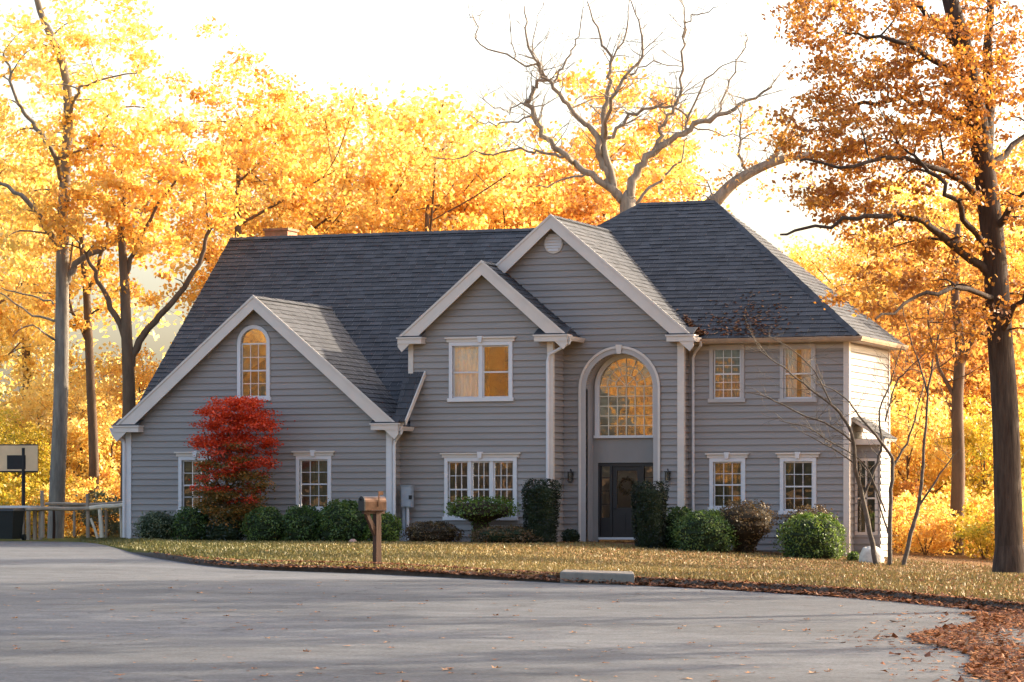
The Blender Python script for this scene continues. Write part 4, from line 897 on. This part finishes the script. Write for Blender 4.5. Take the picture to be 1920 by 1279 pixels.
# bushes that carry the yellow down to the ground
T = Tree(62); bt = thing('woodland_bush', '', 'bush', (0, 0, 0), 'bushes on the woodland floor')
for i in range(6): a = i*1.05; T.limb([Vector((0, 0, -.1)), Vector((math.cos(a)*.3, math.sin(a)*.3, .6)), Vector((math.cos(a)*.8, math.sin(a)*.8, 1.3))], .025, .008, 5)
T.clumps(Vector((0, 0, .95)), (1.5, 1.5, 1.0), 60, 60, .13, .42, shell=0, twigs=False); T.w.build('trunk', 'bark_brown', bt, smooth=True); T.l.build('crown', 'leaf_yellow', bt)
for i, (u, dd, sc, lf, lab) in enumerate([(1700, 102, .9, 'leaf_yellow', 'golden bush right behind the leafless sapling stems'), (1735, 99, .8, 'leaf_amber', 'small amber bush right of the sapling stems'), (1765, 104, 1.1, 'leaf_yellow', 'golden bush left of the rough brown trunk'), (1820, 102, .9, 'leaf_yellow', 'golden bush right of the rough brown trunk'), (1845, 98, .8, 'leaf_lime', 'lime green bush left of the massive dark trunk'), (1870, 104, 1.2, 'leaf_yellow', 'wide golden bush behind the lime green bush'), (1920, 100, 1.1, 'leaf_amber', 'amber bush hidden by the massive dark trunk'), (1960, 97, 1.0, 'leaf_yellow', 'golden bush past the massive dark trunk'),
    (1715, 110, 1.4, 'leaf_amber', 'large amber bush beyond the side entry'), (1770, 112, 1.5, 'leaf_orange', 'large orange bush behind the rough brown trunk'), (1830, 111, 1.5, 'leaf_yellow', 'large golden bush between brown trunk and massive trunk'), (1900, 113, 1.6, 'leaf_amber', 'largest amber bush deep behind the massive dark trunk'), (1680, 106, 1.1, 'leaf_orange', 'orange bush against the sunlit end wall of the house'),
    (20, 109, 1.0, 'leaf_lime', 'lime green bush behind the hoop pole'), (62, 110, 1.0, 'leaf_yellow', 'golden bush behind the fence, left of the grey trunk'), (90, 113, 1.1, 'leaf_lime', 'lime green bush hidden behind the grey trunk'), (140, 111, 1.0, 'leaf_yellow', 'golden bush behind the fence between grey and slim trunks'), (200, 110, .8, 'leaf_greygreen', 'grey-green bush behind the fence brace'), (222, 113, 1.2, 'leaf_amber', 'amber bush behind the fence next to the garage'), (-30, 110, 1.2, 'leaf_lime', 'lime green bush behind the white topped table')]):
    if i == 0: place_first(bt, gpt(u, dd), (sc,)*3, lab, lf)
    else: copy_tree(bt, gpt(u, dd), i*1.9, (sc,)*3, lab, 'bushes on the woodland floor', lf)
# the far wood that closes the view between the trunks
fw = MB(); fr_ = random.Random(91)
for k in range(560):
    u = fr_.uniform(-500, 2500); dd = fr_.uniform(165, 230); p = gpt(u, dd); hgt = fr_.uniform(1, 15)*fr_.uniform(.5, 1)
    leaf_cloud(fw, p+Vector((0, 0, hgt)), (2.6, 2.6, 1.8), 55, .42, fr_, (.1, 1))
struct(fw.build('distant_wood', 'leaf_yellow'), 'stuff')
# trees across the street (behind the camera): the windows mirror them
for i, (x, y, p, sc) in enumerate([(-62, -78, 1, 1), (-50, -86, 0, 1.1), (-40, -92, 2, 1.2), (-29, -98, 1, .95), (-18, -104, 0, 1.05), (-72, -68, 2, 1.1), (-56, -74, 2, .9), (-34, -88, 0, .8), (-23, -96, 2, .8)]):
    copy_tree(protos[p], (x, y, -1.4), i*2.3, (sc,)*3, 'golden street tree standing across the road opposite the house', 'trees across the road', 'leaf_amber')

for i, (x, y, p, sc, where) in enumerate([(22, -2, 0, .8, 'right of the massive dark trunk'), (26, -25, 0, 1.0, 'beyond the right end of the kerb'), (28, -31, 1, .95, 'right of the leaf drift'), (30, -39, 0, 1.05, 'on the verge past the leaf drift'), (33, -47, 1, 1.0, 'on the right verge halfway down the road'), (37, -55, 0, 1.1, 'on the right verge near the street corner'), (40, -66, 2, 1.2, 'on the right verge at the street corner')]):
    copy_tree(protos[p], (x, y, gz(x, y)-.05), i*1.3, (sc,)*3, 'golden unseen roadside tree added for shade '+where, 'unseen roadside trees added to shade the road', 'leaf_amber')  # unseen trees added to shade the road, a gap left for sun patches

# ------------------------------------------------------------------ foundation planting
def shrub(name, label, u0, u1, v0, v1, d, leaf, n, size=.07, core='core_green', shape='round', group=None, seed=0, tone=(0, 1)):
    """clipped or rounded shrub: stems, dense inner body and leaf faces over it"""
    rnd = random.Random(seed or int(u0)); a = WD(u0, v1, d); b = WD(u1, v0, d); base = Vector(((a.x+b.x)/2, (a.y+b.y)/2, gz((a.x+b.x)/2, (a.y+b.y)/2)))
    W = (b-a).xy.length/2*(.86 if shape == 'column' else 1); H = b.z-base.z; D = min(W, .8) if shape != 'column' else W*.85
    def rad(t):
        """half width at relative height t"""
        if shape == 'column': return (.80+.22*t)*(1-.35*max(0, t-.93)/.07) if t > .03 else .75
        if shape == 'mush': return .28 if t < .5 else (.28+.72*sstep(.5, .66, t))*(1 if t < .85 else 1-.35*(t-.85)/.15)
        if shape == 'vase': return (.35+.65*sstep(.1, .6, t))*(1 if t < .8 else 1-.5*(t-.8)/.2)
        return math.sqrt(max(.02, 1-(abs(t-.42)/.60)**2.4))
    t = thing(name, label, 'shrub', base, group)
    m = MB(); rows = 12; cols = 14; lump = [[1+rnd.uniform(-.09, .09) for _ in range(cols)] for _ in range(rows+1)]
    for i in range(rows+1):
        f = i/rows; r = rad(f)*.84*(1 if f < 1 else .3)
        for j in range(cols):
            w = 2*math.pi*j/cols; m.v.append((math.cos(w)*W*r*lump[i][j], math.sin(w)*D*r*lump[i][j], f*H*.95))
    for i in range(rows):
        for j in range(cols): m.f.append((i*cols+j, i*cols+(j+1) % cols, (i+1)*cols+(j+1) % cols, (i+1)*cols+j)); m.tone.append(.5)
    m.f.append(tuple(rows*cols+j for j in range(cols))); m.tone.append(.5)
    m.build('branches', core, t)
    m = MB(); ph = [rnd.uniform(0, 6.28) for _ in range(6)]
    for _ in range(n):
        f = 1-rnd.random()**1.15 if shape != 'mush' else (rnd.random() if rnd.random() < .25 else rnd.uniform(.5, 1)); w = rnd.uniform(0, 2*math.pi)
        kk = .3 if shape == 'column' else 1; lum = 1+kk*(.10*math.sin(3*w+ph[0]+f*5)+.07*math.sin(7*w+ph[1]-f*9)+.04*math.sin(13*w+ph[2]+f*17)); lum *= (1/max(abs(math.cos(w)), abs(math.sin(w))))**.75 if shape == 'column' else 1; r = rad(f)*lum*(rnd.uniform(.84, 1.03) if shape == 'column' or rnd.random() > .07 else rnd.uniform(1.0, 1.16))
        if rnd.random() < .22: r *= math.sqrt(rnd.random()); f = min(1, f+.0) if f < .8 else 1.0
        p = Vector((math.cos(w)*W*r, math.sin(w)*D*r, f*H*(1+.05*math.sin(5*w+ph[3])*(f > .7))+rnd.gauss(0, size*.3)))
        tn = tone[0]+(tone[1]-tone[0])*min(1, max(0, .5+.32*math.sin(4*w+ph[4]+f*6)+rnd.uniform(-.35, .35)))
        aa = Vector((rnd.gauss(0, 1), rnd.gauss(0, 1), rnd.gauss(0, 1)+.5)).normalized(); bb = aa.cross(Vector((rnd.gauss(0, 1), rnd.gauss(0, 1), rnd.gauss(0, 1)))).normalized(); s = size*rnd.uniform(.6, 1.4)
        m.quad(p-aa*s*.5, p+bb*s*.3, p+aa*s*.5, p-bb*s*.3, tn)
    m.build('foliage', leaf, t); return t
FG = 'foundation shrubs along the house front'
shrub('shrub', 'low grey-green spreading shrub at the garage corner by the white downspout', 256, 335, 963, 1018, 97, 'leaf_greygreen', 2600, .07, group=FG)
shrub('shrub', 'rounded green shrub between the grey-green shrub and the red maple', 322, 398, 954, 1020, 96.6, 'leaf_green', 2600, .07, group=FG)
shrub('shrub', 'small dark shrub at the foot of the red maple', 385, 460, 974, 1022, 96, 'leaf_dark', 2000, .07, group=FG, tone=(.4, 1))
shrub('shrub', 'rounded green shrub right of the red maple', 456, 538, 955, 1024, 95.6, 'leaf_green', 3000, .07, group=FG)
shrub('shrub', 'deep green shrub under the garage window', 524, 612, 953, 1024, 95.4, 'leaf_green', 3200, .075, group=FG, tone=(0, .7))
shrub('shrub', 'largest leafy green shrub behind the mailbox post', 590, 700, 943, 1024, 95, 'leaf_green', 4500, .08, group=FG)
shrub('shrub', 'fresh yellow-green shrub beside the grey meter box', 684, 752, 965, 1025, 94.5, 'leaf_bright', 2600, .07, group=FG)
shrub('shrub', 'low russet brown shrub right of the meter box', 757, 864, 980, 1024, 94.8, 'leaf_russet', 3000, .06, 'core_brown', group=FG)
shrub('shrub', 'flat-topped green shrub on bare stems under the triple window', 836, 966, 936, 1022, 94.6, 'leaf_bright', 3400, .07, 'core_brown', 'mush', group=FG, tone=(0, .65))
shrub('shrub', 'low spreading olive shrub in front of the flat-topped shrub', 884, 1022, 988, 1028, 93.4, 'leaf_russet', 3400, .06, 'core_green', group=FG, tone=(.3, 1))
shrub('clipped_yew', 'dark clipped column shrub left of the entrance', 975, 1054, 905, 1028, 93.2, 'leaf_dark', 10500, .048, shape='column', group='clipped dark columns flanking the entrance')
shrub('shrub', 'tiny dark shrub at the foot of the left arch pillar', 1054, 1086, 994, 1024, 94.4, 'leaf_dark', 900, .06, group=FG, tone=(.4, 1))
shrub('clipped_yew', 'dark clipped column shrub in front of the front door', 1180, 1256, 909, 1036, 92.4, 'leaf_dark', 10500, .048, shape='column', group='clipped dark columns flanking the entrance')
shrub('shrub', 'green shrub tucked behind the right clipped column', 1238, 1310, 955, 1040, 92.8, 'leaf_green', 3000, .07, group=FG, tone=(0, .7))
shrub('shrub', 'rounded mid-green shrub right of the entrance', 1266, 1378, 961, 1043, 91.8, 'leaf_green', 4600, .065, group=FG, tone=(.15, 1))
shrub('shrub', 'brown-green vase-shaped shrub between two lower wing windows', 1335, 1456, 944, 1044, 92.2, 'leaf_russet', 3800, .065, 'core_brown', 'vase', group=FG, tone=(.2, 1))
shrub('shrub', 'low brown shrub under the last wing window', 1462, 1575, 952, 1040, 92.4, 'leaf_russet', 2600, .065, 'core_brown', group=FG)
shrub('shrub', 'big rounded yellow-green shrub at the right house corner', 1462, 1586, 967, 1054, 90.4, 'leaf_bright', 5200, .065, group=FG, tone=(.0, .9))
shrub('shrub', 'tiny yellow-green tuft below the right house corner', 1588, 1612, 1036, 1056, 90, 'leaf_bright', 500, .05, group=FG)
# --- red Japanese maple
T = Tree(71); d = 96.4; base = gpt(432, d)
T.limb([base, *PT([(432, 985), (430, 940), (424, 890), (426, 840), (430, 800), (434, 775)], d)], .075, .02, 8)
for pts in ([(430, 940), (400, 890), (385, 830), (380, 790)], [(428, 920), (460, 870), (480, 820), (490, 780)], [(425, 880), (410, 830), (405, 780)], [(427, 850), (450, 810), (460, 770)], [(430, 960), (470, 920), (495, 880)]): T.limb(PT(pts, d), .035, .01, 6, wob=.02)
T2 = MB(); rr = T.r
for i in range(290):
    f = rr.random()**1.1; v = 748+f*245; half = 70*(math.sqrt(max(0, 1-((.22-f)/.25)**2)) if f < .22 else 1-.42*max(0, f-.5)/.5)
    if f < .22: half = max(half, 30)
    u = 434+(6 if f < .5 else 2)+rr.uniform(-1, 1)*half; p = WD(u, v+rr.uniform(-3, 6), d+rr.uniform(-.7, .7)); red = f < rr.uniform(.30, .82)
    if i % 2 == 0: T.twig(p, .012, 3)
    rx = rr.uniform(.26, .46)
    leaf_cloud(T.l if red else T2, p, (rx, rx, .125), 100 if red else 150, .078, rr, (0.1+.5*(1-f), 1) if red else (0, 1), flat=.5)
t = T.finish('japanese_maple', 'scarlet Japanese maple against the garage wall', 'tree', base, 'bark_brown', 'leaf_red')
T2.build('lower_foliage', 'leaf_olive', t, base)

# ------------------------------------------------------------------ mailbox
mp_ = gpt(707, 64); t = thing('mailbox', 'arched metal mailbox on a brown wooden post at the lawn edge', 'mailbox', mp_)
x, y, z = 0, 0, 0
m = MB(); m.hexa([(-.065, -.065, -.2), (.065, -.065, -.2), (.065, .065, -.2), (-.065, .065, -.2), (-.06, -.06, .98), (.06, -.06, .98), (.06, .06, .98), (-.06, .06, .98)]); m.build('post', 'wood_post', t)
m = MB(); m.prism([(-.30, -.045, .93), (-.22, -.045, .93), (-.04, -.045, .66), (-.04, -.045, .54), (-.09, -.045, .56)], (0, .09, 0)); m.box((-.34, -.05, .93), (.16, .05, .985)); m.build('bracket', 'wood_post', t)
ang = 0.0
def mbx(pts): return [Vector((p[0]*math.cos(ang)-p[1]*math.sin(ang), p[0]*math.sin(ang)+p[1]*math.cos(ang), p[2])) for p in pts]
prof = [(-.10, 0), (.10, 0), (.10, .15)]+[(.10*math.cos(a), .15+.10*math.sin(a)) for a in [math.pi*k/10 for k in range(1, 10)]]+[(-.10, .15)]
m = MB(); m.prism(mbx([(-.36, a, .99+b) for a, b in prof]), mbx([(.52, 0, 0)])[0]); m.build('box', 'mailbox_metal', t)
m = MB(); m.prism(mbx([(-.385, a*1.05, .985+b*1.04) for a, b in prof]), mbx([(.03, 0, 0)])[0]); dd_ = m.build('door', 'metal_black', t)
m = MB(); m.box((-.41, .02, 1.17), (-.385, .06, 1.20)); m.build('handle', 'metal_black', dd_)
m = MB(); m.prism(mbx([(-.05, -.108, 1.06), (-.02, -.108, 1.06), (-.02, -.108, 1.26), (.07, -.108, 1.26), (.07, -.108, 1.33), (-.05, -.108, 1.33)]), mbx([(0, -.008, 0)])[0]); m.build('flag', 'mailbox_metal', t)
t.rotation_euler.z = math.radians(58); t.scale = (1.0, 1.0, 1.13)

# ------------------------------------------------------------------ meter box
p0 = WY(764, 1020, -.28); t = thing('utility_meter_box', 'grey utility meter box on a conduit pipe beside the garage corner', 'meter box', (p0.x, -.28, 0))
m = MB(); m.box((-.17, -.11, 1.06), (.17, .08, 1.70)); m.build('cabinet', 'meter_grey', t)
m = MB(); m.box((-.13, -.135, 1.09), (.15, -.112, 1.67)); m.box((-.19, -.13, 1.695), (.19, .08, 1.72)); c_ = m.build('cover', 'meter_grey', t)
m = MB(); m.box((.10, -.16, 1.30), (.19, -.10, 1.42)); m.build('latch', 'metal_black', c_)
m = MB(); m.tube([(.02, -.02, 1.06), (.02, -.02, -.1)], [.045, .045], 10); m.build('conduit', 'white', t); m = MB(); m.tube([(-.12, .02, 1.06), (-.12, .02, -.1)], [.06, .06], 10); m.build('conduit', 'meter_grey', t)
m = MB(); m.box((-.19, -.16, -.05), (-.01, .0, .42)); m.build('junction_box', 'meter_grey', t)

# ------------------------------------------------------------------ rail fence, hoop, bin at the left
d = 101; g0 = gpt(100, d); t = thing('rail_fence', 'weathered split-rail fence with pale rails between driveway and wood', 'fence', g0)
def post(m_, u, v0, v1, w, dd=0, lean=0): a = WD(u, v1, d+dd)-g0; b = WD(u+lean, v0, d+dd)-g0; m_.tube([a, (a+b)/2+Vector((.01, 0, 0)), b], [w, w*.95, w*.85], 7)
for u, v0, v1, w, mt, dd, ln in ((80, 920, 1008, .07, 'wood_grey', 0, -1), (101, 955, 1010, .05, 'wood_post', 1, 0), (139, 958, 1006, .045, 'wood_grey', 2, 0), (165, 926, 1008, .065, 'wood_grey', 0, -1), (191, 955, 1008, .075, 'wood_pale', -.2, -4), (199, 955, 1008, .05, 'wood_grey', 1, 0), (228, 950, 1008, .045, 'wood_pale', 1, -3)):
    m = MB(); post(m, u, v0, v1, w, dd, ln); m.build('post', mt, t)
m = MB(); post(m, 183, 972, 1009, .045, -.2, -13); m.build('brace', 'wood_pale', t)
def rail(u0, v0, u1, v1, w, mt, dd=0):
    m = MB(); a = WD(u0, v0, d+dd)-g0; b = WD(u1, v1, d+dd)-g0; m.tube([a, a.lerp(b, .33)+Vector((0, 0, .015)), a.lerp(b, .66)-Vector((0, 0, .012)), b], [w]*4, 6); m.build('rail', mt, t)
rail(48, 955, 172, 953, .06, 'wood_grey', -.1); rail(85, 945, 200, 946, .05, 'wood_grey', .6); rail(168, 953, 240, 946, .07, 'wood_pale', -.15); rail(118, 950, 240, 942, .06, 'wood_grey', .8)
# basketball hoop
g1 = gpt(44, 102.5); t = thing('basketball_hoop', 'basketball hoop with clear backboard on a dark pole at the driveway end', 'hoop', g1)
def lp(u, v, dd=0.0): return WD(u, v, 102.5+dd)-g1
m = MB(); m.tube([lp(44, 1012), lp(44, 900), lp(44, 840)], [.06]*3, 10); m.build('pole', 'metal_black', t)
a, b = lp(-35, 884), lp(71, 835); sd_ = (b-a); sd_.z = 0; sd_.normalize(); nrm = Vector((sd_.y, -sd_.x, 0))
m = MB(); m.prism([a, Vector((b.x, b.y, a.z)), b, Vector((a.x, a.y, b.z))], nrm*.03); bb_ = m.build('backboard', 'board_clear', t)
m = MB()
for p, q in ((a, Vector((b.x, b.y, a.z))), (Vector((a.x, a.y, b.z)), b)): m.tube([p, q], [.035, .035], 6)
for k in (0, .52, .74, 1): p = a+(Vector((b.x, b.y, a.z))-a)*k; m.tube([p, p+Vector((0, 0, b.z-a.z))], [.02, .02], 6)
m.build('frame', 'metal_black', bb_)
c = lp(31, 873)-nrm*.0; m = MB(); s1_ = sd_*.30; m.prism([c-s1_-Vector((0, 0, .12)), c+s1_-Vector((0, 0, .12)), c+s1_+Vector((0, 0, .33)), c-s1_+Vector((0, 0, .33))], nrm*.035); m.build('target_square', 'metal_black', bb_)
ring = [c-nrm*.30+sd_*.23*math.cos(k*.5236)+nrm*.23*math.sin(k*.5236)-Vector((0, 0, .12)) for k in range(13)]; m = MB(); m.tube(ring, [.012]*13, 6); m.build('rim', 'stone_pink', t)
# bin and white covered trailer
g2 = gpt(18, 100); t = thing('wheeled_bin', 'black wheeled bin at the left end of the driveway', 'bin', g2)
m = MB(); m.hexa([(-.30, -.3, .05), (.26, -.3, .05), (.26, .3, .05), (-.30, .3, .05), (-.36, -.36, .92), (.32, -.36, .92), (.32, .36, .92), (-.36, .36, .92)]); m.build('body', 'bin', t)
m = MB(); m.hexa([(-.39, -.40, .92), (.35, -.40, .92), (.35, .40, .92), (-.39, .40, .92), (-.33, -.3, 1.0), (.30, -.3, 1.0), (.30, .36, 1.02), (-.33, .36, 1.02)]); m.build('lid', 'bin', t)
m = MB(); m.tube([(.30, .3, .1), (.38, .3, .1)], [.1, .1], 12); m.build('wheel', 'bin', t)
g3 = gpt(15, 102); t = thing('work_table', 'long white topped table behind the black bin', 'table', g3)
m = MB(); m.box((-2.2, -.5, 1.02), (1.05, .5, 1.09)); m.build('table_top', 'white', t)
for lx in (-2.1, .75, .95):
    for ly in (-.4, .4): m = MB(); m.box((lx-.05, ly-.05, -.05), (lx+.05, ly+.05, 1.02)); m.build('leg', 'wood_grey', t)
# concrete slab, stone, made-up mound
c0 = gpt(1120, 56.6); t_ = MB()
a0, a1, b1, b0 = [WD(u, 950, dd) for u, dd in ((1050, 55.75), (1190, 54.0), (1188, 56.0), (1056, 57.6))]
zt = gz(c0.x, c0.y)+.07
t_.prism([Vector((p.x, p.y, zt-.35))-c0 for p in (a0, a1, b1, b0)], (0, 0, .35)); sl = t_.build('concrete_slab', 'concrete'); sl.location = c0; tag(sl, 'pale concrete slab set into the kerb before the lawn', 'slab')
bv = sl.modifiers.new('bevel', 'BEVEL'); bv.width = .025; bv.segments = 2
def stone(name, label, u, v, d_, r, mt, seed):
    rnd = random.Random(seed); p = WD(u, v, d_); b = Vector((p.x, p.y, gz(p.x, p.y)-.03)); m = MB(); R_, Cc = 7, 12
    for i in range(R_+1):
        f = math.pi/2*i/R_
        for j in range(Cc): w = 6.283*j/Cc; k = 1+rnd.uniform(-.10, .10); m.v.append((math.cos(w)*math.cos(f)**.6*r[0]*k, math.sin(w)*math.cos(f)**.6*r[1]*k, math.sin(f)*r[2]*k))
    for i in range(R_):
        for j in range(Cc): m.f.append((i*Cc+j, i*Cc+(j+1) % Cc, (i+1)*Cc+(j+1) % Cc, (i+1)*Cc+j)); m.tone.append(.5)
    o = m.build(name, mt, smooth=True); o.location = b; tag(o, label, 'stone')
stone('mound', 'made-up pale boulder at the foot of the side wall', 1634, 1058, 89.5, (.36, .3, .46), 'mound_pale', 3)  # rounded form made up in place of a bright sunlit shape
stone('garden_stone', 'small pinkish stone under the shrubs behind the mailbox', 661, 1022, 93.6, (.13, .1, .13), 'stone_pink', 5)

# ------------------------------------------------------------------ fallen leaves and grass
rnd = random.Random(77)
def flat_leaf(m, p, s, tone, curl=.28):
    a = Vector((rnd.uniform(-1, 1), rnd.uniform(-1, 1), rnd.uniform(-curl, curl))).normalized(); b = a.cross(Vector((rnd.uniform(-curl, curl), rnd.uniform(-curl, curl), 1))).normalized()
    c = Vector((0, 0, s*rnd.uniform(.03, .16)))
    m.quad(p-a*s*.5+c, p+b*s*.36, p+a*s*.5+c, p-b*s*.36, tone)
def road_z(d): return lerp_tab(ZB, d)+.018
LOBES = [(0, .5), (.10, .22), (.30, .30), (.22, .06), (.42, -.08), (.16, -.12), (.05, -.42), (-.05, -.42), (-.16, -.12), (-.42, -.08), (-.22, .06), (-.30, .30), (-.10, .22)]
def lobed_leaf(m, p, s, tone):
    a = rnd.uniform(0, 6.28); c, n_ = math.cos(a), math.sin(a); k1, k2 = rnd.uniform(-.5, .9), rnd.uniform(-.4, .6); sx = rnd.uniform(.6, 1.1)
    m.poly([p+Vector((c*x*sx*s-n_*y*s, n_*x*sx*s+c*y*s, s*(.04+abs(k1)*x*x*1.2+k2*y*y*.8))) for x, y in LOBES], tone)
m = MB()
for _ in range(430):     # single leaves on the asphalt
    u = rnd.uniform(-50, 1950); d_ = 28+rnd.random()**1.2*28
    if d_ > d_edge(u)-1: continue
    p = WD(u, 950, d_); p.z = road_z(d_); lobed_leaf(m, p, rnd.choice((.07, .08, .10, .13, .17)), rnd.uniform(.5, 1))
for _ in range(5200):    # drift along the kerb
    u = 330+(1950-330)*rnd.random()**.6; de = d_edge(u); s_ = -.10-abs(rnd.gauss(0, .14+.22*sstep(1200, 1900, u))); d_ = de+s_
    p = WD(u, 950, d_); p.z = road_z(d_)+abs(rnd.gauss(0, .02)); flat_leaf(m, p, rnd.uniform(.05, .11), rnd.uniform(0, .8))
for _ in range(4200):    # caught on the kerb
    u = 280+(1950-280)*rnd.random()**.7; de = d_edge(u); s_ = -.12+abs(rnd.gauss(0, .20)); p = WD(u, 950, de+s_); p.z = road_z(de)+.012+.105*sstep(-.16, .02, s_)*sstep(230, 300, u); flat_leaf(m, p, rnd.uniform(.05, .10), rnd.uniform(0, .9))
for _ in range(6000):    # drift in the right corner of the road
    d_ = rnd.uniform(27, 43); lim = 1800-40*math.sin(d_*.9)-60*math.sin(d_*.37+1)+(36-d_)*4; u = lim+abs(rnd.gauss(0, 110))
    if rnd.random() < .08: u -= rnd.random()*200
    if u > 2400: continue
    p = WD(u, 950, d_); p.z = (road_z(d_) if d_ < d_edge(u) else gz(p.x, p.y))+abs(rnd.gauss(0, .012))
    (lobed_leaf if rnd.random() < .75 else flat_leaf)(m, p, rnd.uniform(.07, .13), rnd.uniform(0, .85))
for _ in range(20000):    # on the lawn, thicker to the right
    u = 300+1650*rnd.random()**.42 if rnd.random() < .65 else rnd.uniform(1950, 3300); de = d_edge(u); d_ = de+.3+rnd.random()*50; p = WD(u, 950, d_); p.z = gz(p.x, p.y)+.02; flat_leaf(m, p, rnd.uniform(.04, .09), rnd.uniform(.1, .95))
struct(m.build('fallen_leaves', 'leaf_fallen'), 'stuff')
m = MB()                 # leaves caught on the roofs
def roofleaf(X, Y, z): flat_leaf(m, Vector((X, Y, z+.04)), rnd.uniform(.08, .14), rnd.uniform(.2, .9))
for _ in range(420): X = rnd.gauss(5.6, .75); Y = 1.15+abs(rnd.gauss(0, .75)); roofleaf(X, Y, EZ+(Y-WYE)*(10.73-EZ)/6.4)
for _ in range(260): Y = 1.15+abs(rnd.gauss(0, .35)); z = EZ+(Y-WYE)*.73; X = exc+(ER-z)/PG+abs(rnd.gauss(0, .12)); roofleaf(X, Y, z+.03)
for _ in range(90): Y = rnd.uniform(.15, 1.0); z = mz(Y); X = gxc+(GR-z)/PG+abs(rnd.gauss(0, .12)); roofleaf(X, Y, z+.03)
struct(m.build('roof_leaves', 'leaf_fallen'), 'stuff')
m = MB()
for gi in range(150000):
    u = rnd.uniform(150, 1950) if gi < 95000 else rnd.uniform(1950, 3300); de = d_edge(u); d_ = de+.25+rnd.random()**1.1*(32+14*sstep(900, 1300, u)); p = WD(u, 950, d_)
    if -13.5 < p.x < 8.7 and p.y > -.6: continue
    p.z = gz(p.x, p.y)-.01; h = rnd.uniform(.03, .085); a = Vector((rnd.uniform(-1, 1), rnd.uniform(-1, 1), 0))*.03; l = Vector((rnd.gauss(0, .02), rnd.gauss(0, .02), h))
    i = len(m.v); m.v += [tuple(p-a), tuple(p+a), tuple(p+l)]; m.f.append((i, i+1, i+2)); m.tone.append(min(1, max(0, rnd.uniform(0, .55)+.55*sstep(250, 950, u))))
struct(m.build('grass', 'grass'), 'stuff')
